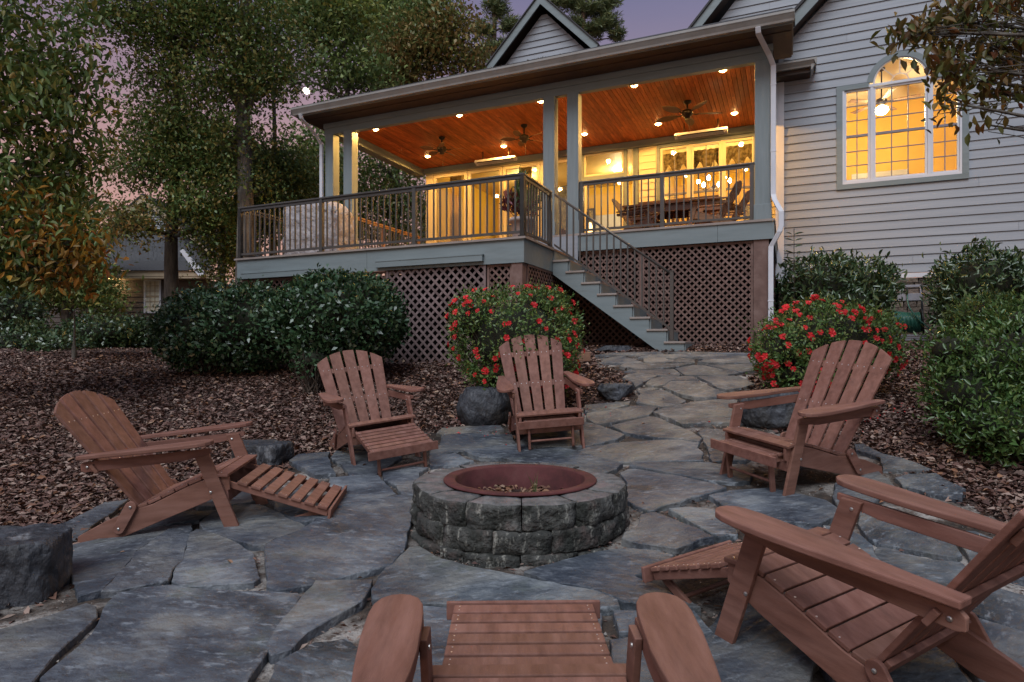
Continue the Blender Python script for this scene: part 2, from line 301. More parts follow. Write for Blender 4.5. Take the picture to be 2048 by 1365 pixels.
def leaf_mesh(name, C, D, N, L, Wd, m, fold=.25, shape=0):
    """one bent diamond (or pointed oval) per leaf; C centres, D along, N facing, all (n,3)"""
    n = len(C); D = unit(D); S = unit(np.cross(N, D)); N = np.cross(D, S); L = np.broadcast_to(L, (n,))[:, None]; Wd = np.broadcast_to(Wd, (n,))[:, None]
    if shape == 0:
        P = [C - D * L * .5, C + S * Wd * .5 + N * Wd * fold + D * L * .02, C + D * L * .5 - N * L * .08, C - S * Wd * .5 + N * Wd * fold + D * L * .02]
        V = np.stack(P, 1).reshape(-1, 3); Q = np.arange(4 * n).reshape(n, 4)
    else:
        P = [C - D * L * .5, C - D * L * .12 + S * Wd * .46 + N * Wd * fold, C + D * L * .18 + S * Wd * .38 + N * Wd * fold * .7 , C + D * L * .5 - N * L * .10,
             C + D * L * .18 - S * Wd * .38 + N * Wd * fold * .7, C - D * L * .12 - S * Wd * .46 + N * Wd * fold]
        V = np.stack(P, 1).reshape(-1, 3); b = np.arange(n)[:, None] * 6
        Q = np.concatenate([b + np.array([0, 1, 2, 3]), b + np.array([0, 3, 4, 5])], 0)
    return mesh_np(name, V, Q, m)
def rdir(n): return unit(RNG.normal(size=(n, 3)))

# ------------------------------------------------------------------ terrain: the patio sits low, the ground climbs to the house
GP = np.array([(-1.67, 3.92, -1.122), (-1.73, 4.5, -1.097), (-2.65, 3.85, -1.202), (-2.7, 4.4, -1.179), (-1.32, 5.32, -1.0), (-.81, 5.6, -.942), (-1.78, 6.19, -.95), (-1.3, 6.46, -.904),
 (.065, 5.51, -.936), (.65, 5.59, -.896), (-.05, 6.48, -.79), (.5, 6.55, -.753), (1.5, 4.61, -.934), (1.745, 4.075, -.984), (2.4, 4.99, -.838), (2.63, 4.48, -.884),
 (1.3, 2.82, -1.125), (.8, 2.52, -1.16), (1.79, 1.97, -1.205), (1.31, 1.69, -1.238), (.34, 1.95, -1.283), (-.25, 1.91, -1.283), (0, .6, -1.30), (-2, .8, -1.32), (2.5, .8, -1.25), (4.5, 2, -1.08),
 (0, 3.3, -1.13), (-2.2, 2.6, -1.24), (-4.5, 3, -1.27), (-5, 5.5, -1.08), (-6.5, 8, -.62), (-3, 8, -.52), (0, 7.6, -.48), (1.6, 8.6, -.13), (2.2, 7.6, -.36), (3.6, 7.6, -.32), (3.66, 5, -.76), (4.5, 6.8, -.42), (6, 9, -.02), (8, 7, -.2),
 (-1.36, 9.5, -.19), (-4.5, 10.8, -.20), (2.2, 9.3, .02), (2.4, 10.3, .10), (4, 10, .12), (6.3, 10, .12), (0, 10.5, .02), (-9, 13, -.02), (-12, 9, -.45), (8, 11, .12), (0, 13, .1), (-5, 14, 0), (5, 14, .12)])
def tps(r2): return np.where(r2 > 1e-9, .5 * r2 * np.log(np.maximum(r2, 1e-9)), 0)
_A = GP[:, :2]; _n = len(_A); _K = tps(((_A[:, None] - _A[None]) ** 2).sum(-1)) + .25 * np.eye(_n); _P = np.c_[np.ones(_n), _A]
_w = np.linalg.solve(np.block([[_K, _P], [_P.T, np.zeros((3, 3))]]), np.r_[GP[:, 2], 0, 0, 0])
def ss(x, a, b): t = np.clip((x - a) / (b - a), 0, 1); return t * t * (3 - 2 * t)
def gnd(x, y):
    x = np.asarray(x, float); y = np.asarray(y, float); sh = x.shape; xf = x.ravel(); yf = y.ravel()
    xc = np.clip(xf, -11, 9); yc = np.clip(yf, 0, 13.5); out = np.empty(len(xf))
    for i in range(0, len(xf), 60000):
        q = np.c_[xc[i:i + 60000], yc[i:i + 60000]]
        out[i:i + 60000] = tps(((q[:, None] - _A[None]) ** 2).sum(-1)) @ _w[:_n] + np.c_[np.ones(len(q)), q] @ _w[_n:]
    k = ss(yf, 11.5, 14.5); out = out * (1 - k) + (.04) * k
    return (out + H).reshape(sh)
def g1(x, y): return float(gnd(np.array([x]), np.array([y]))[0])
def ray(px, py): return (px - 1024) / 1265.0, -(py - 703) / 1265.0
def hits(P):
    """points of the ground seen along the given sight lines"""
    P = np.asarray(P, float); dx = (P[:, 0] - 1024) / 1265; dz = -(P[:, 1] - 703) / 1265
    Y = np.full(len(P), .5); done = np.zeros(len(P), bool); Ys = np.arange(.5, 14, .02)
    G = gnd(dx[:, None] * Ys[None], np.broadcast_to(Ys, (len(P), len(Ys)))); D = (H + dz[:, None] * Ys[None]) - G
    for i in range(len(P)):
        j = np.argmax(D[i] < 0); j = max(j, 1) if (D[i] < 0).any() else len(Ys) - 1
        a, b = D[i, j - 1], D[i, j]; Y[i] = Ys[j - 1] + .02 * (a / (a - b) if a != b else 0)
    return np.c_[dx * Y, Y]
def axis(a, b, lo, hi, fine, far):
    m = np.arange(a, b + 1e-6, fine); l = a - np.cumsum(np.geomspace(fine, far, 26)); r_ = b + np.cumsum(np.geomspace(fine, far, 26))
    return np.concatenate([l[::-1][l[::-1] > lo], m, r_[r_ < hi]])
gx = axis(-10, 8, -900, 900, .12, 160); gy = axis(.3, 13, -12, 1500, .12, 260)
GX, GY = np.meshgrid(gx, gy); GZ = gnd(GX, GY) + (RNG.random(GX.shape) - .5) * .016
nx, ny = len(gx), len(gy); ii = (np.arange(ny - 1)[:, None] * nx + np.arange(nx - 1)[None]).ravel()
ter = bpy.data.objects.new('ground', mesh_np('ground', np.c_[GX.ravel(), GY.ravel(), GZ.ravel()], np.c_[ii, ii + 1, ii + nx + 1, ii + nx], M['soil'], True)); COL.objects.link(ter); ter['kind'] = 'structure'

# ------------------------------------------------------------------ patio: sanded bed with irregular flagstones
def conv(off, s, pts): return [(off[0] + x / s, off[1] + y / s) for x, y in pts]
A = ((0, 1000), 3.103); B = ((480, 860), 3.657); C3 = ((1100, 700), 4.452); D4 = ((1200, 900), 5.689); E5 = ((1540, 860), 4.014); O = ((0, 0), 1.0)
STONES = [
 (A, [(-60,890),(120,845),(430,745),(530,712),(578,728),(585,790),(540,840),(455,915),(370,990),(310,1050),(240,1140),(150,1250),(-60,1300)]),
 (A, [(740,645),(900,610),(1060,592),(1300,622),(1560,625),(1845,645),(1850,668),(1750,830),(1700,900),(1650,1010),(1590,1100),(1520,1250),(300,1250),(270,1170),(400,1060),(520,960),(590,890),(640,790),(655,735),(690,690)]),
 (A, [(420,335),(480,322),(760,262),(1000,205),(1052,212),(1030,237),(925,300),(825,375),(795,430),(695,540),(628,617),(500,652),(485,600),(430,430)]),
 (A, [(1068,214),(1178,195),(1183,230),(1148,320),(1128,420),(1055,490),(1030,560),(900,588),(740,618),(645,625),(722,545),(818,440),(846,380),(945,308),(1048,237)]),
 (A, [(1190,252),(1215,235),(1300,245),(1420,292),(1550,370),(1578,470),(1600,540),(1580,560),(1250,583),(1130,583),(1082,545),(1102,470),(1150,380)]),
 (A, [(1250,190),(1330,122),(1480,84),(1600,78),(1700,112),(1885,215),(1870,232),(1700,290),(1640,330),(1580,328),(1480,298),(1380,260),(1270,230)]),
 (A, [(385,190),(560,105),(650,50),(785,32),(700,112),(560,200),(465,285),(405,298)]),
 (A, [(640,266),(900,145),(1150,108),(1335,106),(1230,160),(1060,183),(900,215),(760,245)]),
 (O, [(372,1022),(430,1001),(480,985),(528,987),(538,1003),(500,1018),(440,1026),(400,1027)]),
 (O, [(632,1187),(744,1184),(737,1196),(720,1225),(660,1260),(610,1290),(578,1324),(545,1333),(537,1318),(560,1275),(592,1238)]),
 (O, [(535,1420),(555,1352),(590,1331),(632,1308),(690,1300),(720,1330),(700,1420)]),
 (B, [(190,885),(260,862),(470,775),(620,685),(740,630),(900,594),(1040,564),(1150,540),(1262,542),(1262,640),(1236,760),(1200,900),(1186,948),(1105,1043),(1000,1078),(700,1152),(560,1188),(270,1232),(212,1200),(205,1050)]),
 (B, [(665,392),(900,377),(998,374),(1036,420),(1130,525),(1015,558),(900,583),(760,603),(690,622),(645,560)]),
 (B, [(285,512),(400,475),(560,590),(600,690),(540,712),(445,728),(345,675),(265,620)]),
 (B, [(1056,372),(1045,335),(1200,295),(1370,314),(1300,352),(1275,515),(1195,520),(1155,440),(1062,402)]),
 (B, [(672,232),(705,184),(870,192),(1150,174),(1178,232),(1035,328),(1000,356),(805,366),(795,328),(745,280),(690,250)]),
 (B, [(385,280),(635,244),(688,368),(560,372),(460,312)]),
 (B, [(370,262),(430,218),(655,202),(636,232),(500,262),(385,275)]),
 (O, [(747,1196),(776,1152),(822,1110),(836,1110),(870,1132),(930,1151),(1000,1166),(1080,1183),(1150,1197),(1228,1210),(1238,1233),(1120,1238),(900,1230),(820,1223),(747,1214)]),
 (O, [(822,1232),(905,1238),(1200,1246),(1208,1400),(705,1420),(750,1300),(792,1245)]),
 (B, [(1395,228),(1570,208),(1645,250),(1700,262),(1600,290),(1400,300)]),
 (B, [(1475,80),(1700,62),(1985,74),(2005,138),(1750,178),(1400,222),(1388,155),(1475,150)]),
 (B, [(1445,58),(1480,22),(1700,2),(1895,2),(1930,30),(1700,48),(1470,62)]),
 (B, [(1645,195),(1900,160),(2030,144),(2100,152),(2100,226),(1900,240),(1755,238)]),
 (O, [(700,908),(712,893),(800,900),(792,905),(725,910)]),
 (C3, [(0,918),(100,924),(230,954),(400,1014),(560,1052),(636,1067),(572,1118),(500,1145),(380,1150),(0,1060),(-300,1040),(-420,1010),(-200,952)]),
 (C3, [(-260,868),(-150,762),(330,692),(440,722),(540,762),(655,802),(598,838),(360,900),(100,910),(-200,896)]),
 (C3, [(335,652),(332,604),(620,564),(760,540),(950,553),(895,602),(875,622),(700,656),(560,686),(420,702)]),
 (C3, [(317,588),(315,524),(500,512),(715,498),(698,520),(600,548),(420,582)]),
 (C3, [(550,715),(700,674),(880,629),(940,634),(1100,712),(1250,772),(1345,830),(1330,856),(1180,832),(830,806),(655,770)]),
 (C3, [(245,943),(350,908),(680,864),(1000,839),(1150,839),(1325,867),(1300,910),(1348,950),(1360,1026),(1000,1031),(640,1041),(560,1031)]),
 (C3, [(926,600),(1000,574),(1250,514),(1560,484),(1640,494),(1786,514),(1776,676),(1600,686),(1300,696),(1180,706),(1085,660)]),
 (C3, [(1006,364),(1080,318),(1290,314),(1370,344),(1515,412),(1555,458),(1300,461),(1180,436),(1085,398)]),
 (C3, [(775,498),(795,442),(860,404),(1000,389),(1078,427),(1202,488),(1150,516),(1000,540)]),
 (C3, [(1318,268),(1450,265),(1680,268),(1805,330),(1700,367),(1570,386),(1500,371),(1445,328)]),
 (C3, [(654,285),(694,258),(780,241),(952,264),(895,288),(818,328),(762,366),(742,320)]),
 (C3, [(856,345),(905,292),(990,274),(1275,276),(1322,300),(1080,307),(1005,347),(930,357)]),
 (C3, [(785,400),(862,373),(962,375),(900,393),(803,426)]),
 (C3, [(665,215),(900,203),(1095,201),(1155,243),(1148,262),(1000,259),(822,232)]),
 (C3, [(1120,198),(1270,168),(1378,173),(1680,235),(1575,256),(1205,254)]),
 (C3, [(1405,168),(1700,158),(1990,153),(1895,188),(1705,232)]),
 (C3, [(625,178),(655,157),(1000,154),(1272,150),(1098,182),(820,202)]),
 (C3, [(460,144),(493,107),(630,83),(755,112),(825,139),(700,146)]),
 (C3, [(830,108),(920,98),(1015,102),(1080,134),(900,147),(842,138)]),
 (C3, [(1100,138),(1150,98),(1285,117),(1285,138)]),
 (C3, [(1316,144),(1380,122),(1600,121),(1890,127),(1890,148),(1500,150)]),
 (C3, [(1325,110),(1420,92),(1720,84),(1890,111),(1870,123),(1500,110)]),
 (C3, [(785,95),(880,72),(1200,62),(1500,74),(1610,79),(1300,87),(1100,96)]),
 (C3, [(405,86),(520,63),(975,43),(1012,61),(800,71),(600,75)]),
 (C3, [(1060,56),(1300,47),(1900,61),(1990,74),(1700,78),(1300,66)]),
 (C3, [(1325,772),(1405,740),(1500,742),(1600,752),(1775,1000),(1735,1026),(1450,1036),(1425,960),(1375,832)]),
 (D4, [(360,212),(500,203),(1200,199),(1350,219),(1745,242),(1735,300),(1685,415),(1550,434),(1250,405),(800,315),(345,235)]),
 (D4, [(245,330),(340,290),(440,294),(900,374),(1250,453),(1422,510),(1350,534),(1050,612),(900,672),(700,712),(600,762),(555,768),(335,655),(315,420)]),
 (D4, [(484,834),(620,815),(760,864),(1000,964),(1275,1095),(1120,1116),(850,1224),(700,1195),(450,1166),(266,1108),(295,1053),(444,963)]),
 (D4, [(800,764),(1000,750),(1200,760),(1335,794),(1400,900),(1535,1012),(1552,1060),(1350,1084),(1180,985),(1005,876)]),
 (O, [(1421,1006),(1460,997),(1540,991),(1600,1004),(1650,1016),(1678,1036),(1664,1049),(1640,1061),(1560,1059),(1500,1049),(1452,1027)]),
 (O, [(1052,1159),(1130,1137),(1200,1120),(1260,1114),(1310,1121),(1343,1129),(1330,1150),(1264,1171),(1330,1201),(1396,1238),(1330,1234),(1250,1224),(1182,1194),(1102,1179)]),
 (E5, [(690,155),(740,154),(900,238),(1060,273),(1280,364),(1100,367),(922,362),(892,262),(705,205)]),
 (E5, [(1015,437),(1110,408),(1330,398),(1440,473),(1552,522),(1530,612),(1300,556),(1075,492)]),
 (E5, [(515,600),(535,492),(870,379),(942,450),(1000,522),(900,596),(640,755),(560,680)]),
 (E5, [(725,808),(745,702),(800,645),(1000,694),(1190,774),(1335,803),(1435,912),(1520,1068),(1495,1085),(1280,1045),(1060,1005),(900,975),(805,927)]),
 (E5, [(895,1014),(1000,1034),(1080,1074),(1300,1124),(1525,1143),(1610,1220),(1555,1300),(1395,1500),(1000,1500),(710,1205)]),
 (E5, [(1508,874),(1640,884),(1900,984),(2150,1100),(2150,1300),(1680,1192),(1605,1068)]),
 (O, [(1442,1252),(1500,1234),(1560,1262),(1638,1332),(1600,1420),(1402,1420),(1385,1332)]),
 (O, [(1705,1264),(1800,1303),(1895,1333),(1942,1420),(1684,1420),(1625,1312)]),
 (O, [(1228,1249),(1388,1249),(1420,1290),(1366,1338),(1300,1285),(1242,1288)]),
 (O, [(1845,1232),(1930,1253),(2060,1293),(2140,1400),(1965,1400),(1905,1312),(1853,1288)]),
 (O, [(1955,1192),(2060,1218),(2160,1262),(2160,1290),(2040,1282),(1945,1248),(1912,1228)]),
 (O, [(1650,1070),(1700,1080),(1740,1110),(1760,1150),(1740,1190),(1690,1180),(1650,1120)]),
 (O, [(1560,1075),(1630,1075),(1645,1130),(1690,1200),(1640,1240),(1570,1240),(1480,1225),(1500,1130)]),
 (O, [(1225,1303),(1268,1296),(1335,1420),(1232,1420)]),
 (O, [(1100,850),(1120,838),(1165,826),(1165,843),(1120,852)]),
]
HULL = [(-80,1240),(100,1190),(140,1110),(150,1065),(205,1032),(260,1002),(345,985),(440,985),(500,962),(570,935),(600,918),(660,912),(700,890),(800,868),(900,862),(1060,842),(1170,812),(1262,800),(1262,765),(1236,748),(1198,738),(1190,728),(1185,716),(1240,706),(1545,709),(1540,732),(1512,744),(1500,790),(1490,812),(1560,866),(1700,893),(1770,913),(1862,952),(1905,972),(1935,1008),(2000,1040),(2070,1065),(2300,1140),(2300,1500),(-80,1500)]
def inside(poly, X, Y):
    r = np.zeros(X.shape, bool); n = len(poly)
    for i in range(n):
        (x0, y0), (x1, y1) = poly[i], poly[(i + 1) % n]
        with np.errstate(divide='ignore', invalid='ignore'): c = ((y0 > Y) != (y1 > Y)) & (X < (x1 - x0) * (Y - y0) / (y1 - y0) + x0)
        r ^= c
    return r
hullw = [tuple(p) for p in hits(HULL)]
bx = np.arange(-4.2, 5.2, .05); by = np.arange(.5, 9.6, .05); BX, BY = np.meshgrid(bx, by); inn = inside(hullw, BX, BY)
# the bed ends in a ragged edge under the bark
BX2 = BX + (RNG.random(BX.shape) - .5) * .02; BY2 = BY + (RNG.random(BX.shape) - .5) * .02
BZ = gnd(BX2, BY2) + .012 + (RNG.random(BX.shape) - .5) * .010
q = (np.arange(len(by) - 1)[:, None] * len(bx) + np.arange(len(bx) - 1)[None]).ravel(); fi = inn.ravel()
q = q[fi[q] & fi[q + 1] & fi[q + len(bx)] & fi[q + len(bx) + 1]]
bed = bpy.data.objects.new('patio', mesh_np('patio', np.c_[BX2.ravel(), BY2.ravel(), BZ.ravel()], np.c_[q, q + 1, q + len(bx) + 1, q + len(bx)], M['sand'], True)); COL.objects.link(bed); bed['kind'] = 'structure'
STONE_POLYS = []
for si, (z, pts) in enumerate(STONES):
    w = hits(conv(z[0], z[1], pts)); n = len(w); c = w.mean(0)
    area = sum(w[i][0] * w[(i + 1) % n][1] - w[(i + 1) % n][0] * w[i][1] for i in range(n)) / 2
    if area < 0: w = w[::-1]
    ee = np.roll(w, -1, 0) - np.roll(w, 1, 0); w = w - unit(np.c_[-ee[:, 1], ee[:, 0]]) * .014
    STONE_POLYS.append([tuple(p) for p in w])
    out = []
    for i in range(n):                      # chipped outline: extra points every few centimetres
        a, b = w[i], w[(i + 1) % n]; L = np.linalg.norm(b - a); k = max(1, int(L / .045)); d = (b - a) / max(L, 1e-6); nr = np.array([-d[1], d[0]])
        for j in range(k):
            t = j / k; p = a + (b - a) * t
            out.append(p + nr * (noise.noise(Vector((p[0] * 9, p[1] * 9, si))) * .018 * min(1, L * 4) if j else 0))
    w = np.array(out); n = len(w)
    zz = gnd(w[:, 0], w[:, 1]); Am = np.c_[np.ones(n), w - c]; co_, *_ = np.linalg.lstsq(Am, zz, rcond=None)
    tilt = RNG.normal(size=2) * .006
    top = lambda p, dz: float(co_[0] + (co_[1] + tilt[0]) * (p[0] - c[0]) + (co_[2] + tilt[1]) * (p[1] - c[1])) + dz
    th = .040 + RNG.random() * .016; e1 = np.roll(w, -1, 0) - np.roll(w, 1, 0); nr = np.c_[-e1[:, 1], e1[:, 0]]; nr = unit(nr)
    r0 = w; r1 = w + nr * .002; r2 = w + nr * .006
    vs = [(p[0], p[1], top(p, -.03)) for p in r0] + [(p[0], p[1], top(p, th - .005 + noise.noise(Vector((p[0] * 25, p[1] * 25, 3))) * .004)) for p in r1] + [(p[0], p[1], top(p, th + noise.noise(Vector((p[0] * 6, p[1] * 6, 9))) * .003)) for p in r2]
    fs = [(i, (i + 1) % n, n + (i + 1) % n, n + i) for i in range(n)] + [(n + i, n + (i + 1) % n, 2 * n + (i + 1) % n, 2 * n + i) for i in range(n)] + [tuple(range(2 * n, 3 * n))]
    ra = random.uniform(-.5, .9); ca, sa = math.cos(ra), math.sin(ra)
    m = MB(); m.add([((x - c[0]) * ca + (y - c[1]) * sa, -(x - c[0]) * sa + (y - c[1]) * ca, zv - co_[0]) for x, y, zv in vs], fs)
    o = bpy.data.objects.new('flagstone', m.mesh('flagstone', M['stone_tan'] if c[1] > 6.2 + .5 * c[0] * 0 else M['stone'])); COL.objects.link(o); o.parent = bed; o.location = (c[0], c[1], co_[0]); o.rotation_euler = (0, 0, ra)

def on_stone(X, Y):
    r = np.zeros(X.shape, bool)
    for p in STONE_POLYS: r |= inside(p, X, Y)
    return r
def in_hull(X, Y): return inside(hullw, X, Y)
def litter(name, X, Y, lmin, lmax, wr, m, lift=.01, tilt=.45, fold=.3, shape=0, zoff=0):
    n = len(X); Z = gnd(X, Y) + lift * RNG.random(n) + zoff; a = RNG.random(n) * 6.283
    D = np.c_[np.cos(a), np.sin(a), RNG.normal(size=n) * .25]; N = np.c_[RNG.normal(size=(n, 2)) * tilt, np.ones(n)]
    L = lmin + (lmax - lmin) * RNG.random(n) ** 1.6
    o = bpy.data.objects.new(name, leaf_mesh(name, np.c_[X, Y, Z + L * .06], D, N, L, L * (wr[0] + (wr[1] - wr[0]) * RNG.random(n)), m, fold, shape)); COL.objects.link(o); o['kind'] = 'stuff'; return o
# shredded bark over all the beds, denser close by
def scatter(x0, x1, y0, y1, n):
    X = x0 + (x1 - x0) * RNG.random(n); Y = y0 + (y1 - y0) * RNG.random(n); k = abs(X) < Y * .86 + .6; return X[k], Y[k]
XS, YS = [], []
for y0, y1, dens in ((2, 5, 4200), (5, 7, 3300), (7, 9.5, 1900), (9.5, 12.5, 800), (12.5, 19, 160)):
    x0, x1 = -y1 * .86 - .6, y1 * .86 + .6; x, y = scatter(x0, x1, y0, y1, int((x1 - x0) * (y1 - y0) * dens)); XS.append(x); YS.append(y)
X = np.concatenate(XS); Y = np.concatenate(YS); k = ~in_hull(X + RNG.normal(size=len(X)) * .09, Y + RNG.normal(size=len(X)) * .09); X, Y = X[k], Y[k]
litter('bark_mulch', X, Y, .024, .092, (.18, .6), M['chip'], .030, .6)
x, y = scatter(-7, 6.5, 2, 8, 120000); k = ~in_hull(x, y); litter('mulch_fines', x[k], y[k], .008, .026, (.15, .5), M['chip'], .035, .7, zoff=.004)
x, y = scatter(-8, 7, 3, 12, 5200); k = ~in_hull(x, y); litter('fallen_leaves', x[k], y[k], .04, .085, (.4, .6), M['leaf_dead'], .04, .5, .35, 1, .012)
# debris that gathers in the joints
x, y = scatter(-4, 5, 1, 9.2, 42000); k = in_hull(x, y) & ~on_stone(x, y) & (np.hypot(x - .05, y - 3.95) > .62)
clump = np.array([noise.noise(Vector((a * 2.2, b * 2.2, 0))) for a, b in zip(x[k], y[k])]); kk = clump > -.02
litter('joint_debris', x[k][kk], y[k][kk], .014, .05, (.15, .45), M['chip'], .018, .5, zoff=.014)
x, y = scatter(-4, 5, 1.2, 9, 800); k = in_hull(x, y) & ~on_stone(x, y) & (np.hypot(x - .05, y - 3.95) > .7); litter('joint_leaves', x[k], y[k], .03, .075, (.2, .4), M['leaf_dead'], .01, .4, .4, 1, .025)
x, y = scatter(-3, 3.5, 1.3, 8.5, 140); k = on_stone(x, y); litter('leaves_on_patio', x[k], y[k], .02, .055, (.25, .5), M['leaf_dead'], .002, .3, .35, 1, .040)
x, y = scatter(-4, 5, 1.2, 9, 9000); k = in_hull(x, y) & ~on_stone(x, y); XX, YY = x[k], y[k]
litter('joint_pebbles', XX, YY, .006, .018, (.7, 1.0), mat('pale_grit', [(.30, .27, .24), (.16, .14, .12), (.42, .38, .34)], 9, .9, 0, island=True), .006, .7, .5, zoff=.016)

# ------------------------------------------------------------------ fire pit
PC = (.05, 3.95); pz = H - .80
gz0 = min(g1(PC[0] + .7 * math.cos(a), PC[1] + .7 * math.sin(a)) for a in np.linspace(0, 6.28, 12))
pit = thing('fire_pit', 'round fire pit of mossy weathered wall blocks around a rusty red steel ring', 'fire pit', (PC[0], PC[1], gz0))
def block_mesh(r0, r1, a, h, seed, cham, mats):
    """one wedge of walling, its face split rough and its edges worn round"""
    m = MB(); nu, nv, nw = 9, 6, 5; vs = []; idx = {}
    def pt(i, j, k):
        key = (i, j, k)
        if key not in idx:
            u, v, w = i / nu, j / nv, k / nw; ang = (u - .5) * a; r = r0 + (r1 - r0) * w; z = h * v
            ed = min(u, 1 - u) * a * r1; ez = min(v, 1 - v) * h; er = (1 - w) * (r1 - r0)
            if er < .001: r -= max(0, cham - min(ed, ez)) * .8
            if v == 1: z -= max(0, cham - min(ed, er)) * .45
            p = Vector((r * math.cos(ang), r * math.sin(ang), z)); d = noise.noise(p * 9 + Vector((seed, 0, 0))) * .024 + noise.noise(p * 30 + Vector((seed, 4, 0))) * .014
            k2 = w ** 2 if v < 1 else w * .35
            p += Vector((math.cos(ang), math.sin(ang), 0)) * d * k2 * (1.2 if er < .001 else .3)
            if v == 1: p.z += noise.noise(p * 14 + Vector((seed, 9, 0))) * .006
            idx[key] = len(vs); vs.append(tuple(p))
        return idx[key]
    fs = []; mi = []
    for i in range(nu):
        for j in range(nv): fs.append((pt(i, j, nw), pt(i + 1, j, nw), pt(i + 1, j + 1, nw), pt(i, j + 1, nw))); mi.append(0)
        for j in range(nv): fs.append((pt(i, j, 0), pt(i, j + 1, 0), pt(i + 1, j + 1, 0), pt(i + 1, j, 0))); mi.append(0)
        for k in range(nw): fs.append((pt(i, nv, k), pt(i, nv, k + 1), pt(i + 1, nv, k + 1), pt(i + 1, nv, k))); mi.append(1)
    for j in range(nv):
        for k in range(nw):
            fs.append((pt(0, j, k), pt(0, j, k + 1), pt(0, j + 1, k + 1), pt(0, j + 1, k))); fs.append((pt(nu, j, k), pt(nu, j + 1, k), pt(nu, j + 1, k + 1), pt(nu, j, k + 1))); mi += [0, 0]
    m.v = vs; m.f = [f for f in fs]; m.mi = mi
    return m.mesh('block', mats, smooth=True)
NB = 13; zc = pz
for c, (h, ro) in enumerate(((.140, .655), (.125, .668), (.125, .680))):
    z0 = zc - h
    for k in range(NB):
        a = 2 * math.pi * (k + (.5 if c % 2 else 0)) / NB - math.pi / 2 + math.pi / NB + .0
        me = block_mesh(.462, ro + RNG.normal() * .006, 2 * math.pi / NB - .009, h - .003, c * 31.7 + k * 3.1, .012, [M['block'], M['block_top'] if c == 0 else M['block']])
        inst('block', me, pit, (PC[0], PC[1], z0 + RNG.normal() * .002), (RNG.normal() * .004, RNG.normal() * .004, a + RNG.normal() * .006))
    zc = z0
mb = MB(); mb.lathe([(.402, -.30), (.402, .002), (.408, .008), (.470, .010), (.476, .004), (.476, -.002), (.412, -.002), (.408, -.02), (.408, -.30)], (PC[0], PC[1], pz + .004), 72)
part('steel_ring', mb, M['rust'], pit, True)
mb = MB(); mb.lathe([(.001, 0), (.40, 0)], (PC[0], PC[1], pz - .15), 40); part('ash_bed', mb, M['soil'], pit)
n = 420; a = RNG.random(n) * 6.283; r = .39 * np.sqrt(RNG.random(n)); D = np.c_[np.cos(a * 3), np.sin(a * 3), RNG.normal(size=n) * .3]
lo = bpy.data.objects.new('leaf_litter', leaf_mesh('leaf_litter', np.c_[PC[0] + r * np.cos(a), PC[1] + r * np.sin(a), pz - .145 + RNG.random(n) * .035], D, np.c_[RNG.normal(size=(n, 2)) * .6, np.ones(n)], .03 + .05 * RNG.random(n), .015 + .015 * RNG.random(n), M['leaf_dead'], .4, 1)); COL.objects.link(lo); lo['kind'] = 'stuff'
gt = thing('grass_tuft', 'thin green grass tuft sprouting from the leaves inside the fire ring', 'grass', (PC[0] + .09, PC[1] + .02, pz - .14))
mb = MB()
for k in range(13):
    a = random.uniform(0, 6.28); l = random.uniform(.09, .2); s = random.uniform(.1, .5); x0, y0 = PC[0] + .09 + random.gauss(0, .01), PC[1] + .02 + random.gauss(0, .01)
    mb.tube([(x0 + math.cos(a) * l * s * t * t, y0 + math.sin(a) * l * s * t * t, pz - .14 + l * t) for t in (0, .35, .7, 1)], [.0022, .002, .0014, .0004], 4)
part('blade', mb, M['grass'], gt, kind='stuff')

# ------------------------------------------------------------------ boulders
def boulder(x, y, z, sx_, sy_, sz_, rot, seed, label, flat=.55, mm='rock', name='boulder', group=None, boxy=0):
    bm_v = []; me0 = __import__('bmesh').new(); __import__('bmesh').ops.create_icosphere(me0, subdivisions=5, radius=1)
    planes = []; rg = np.random.default_rng(seed)
    for _ in range(13): d = rg.normal(size=3); d /= np.linalg.norm(d); planes.append((d, flat + rg.random() * .35))
    planes.append((np.array([0, 0, 1.]), .62 + .1 * rg.random()))
    for v in me0.verts:
        p = np.array(v.co)
        if boxy: p = p / (np.abs(p) ** boxy).sum() ** (1 / boxy) * .95
        for d, h in planes:
            q_ = p @ d
            if q_ > h: p = p - d * (q_ - h) * .985
        P = Vector(p); P += Vector(p).normalized() * (noise.fractal(P * 1.7 + Vector((seed, 0, 0)), .7, 2.3, 6) * .075 + noise.noise(P * 9 + Vector((seed, 1, 1))) * .02)
        v.co = (P.x * sx_, P.y * sy_, P.z * sz_)
    me = bpy.data.meshes.new(name); me0.to_mesh(me); me0.free(); me.materials.append(M[mm]); me.polygons.foreach_set('use_smooth', [True] * len(me.polygons))
    o = bpy.data.objects.new(name, me); COL.objects.link(o); o.location = (x, y, z); o.rotation_euler = (0, 0, rot); tagged(o, label, 'boulder' if name == 'boulder' else name, group); return o
def ptg(px, py, back=0.0):
    x, y = hits([(px, py)])[0]; k = (y + back) / y; return x * k, y + back
x, y = ptg(60, 1235, .24); boulder(x - .10, y + .02, g1(x, y) + .12, .245, .22, .27, .25, 3, 'big squared dark boulder at the near end of the bark bed beside the reclined chair', .92, boxy=5)
x, y = ptg(520, 935, .12); boulder(x + .03, y, g1(x, y) + .06, .27, .19, .20, -.25, 5, 'low flat-topped grey rock at the patio edge behind the extended footrest', .85, boxy=4)
x, y = ptg(975, 862, .25); boulder(x, y, g1(x, y) + .16, .32, .26, .32, .4, 8, 'rounded dark boulder beside the red azalea, partly behind an upright chair', .8)
x, y = ptg(1232, 806, .15); boulder(x, y, g1(x, y) + .07, .235, .17, .15, .2, 12, 'small pale-streaked black rock by the flagstone path', .6)
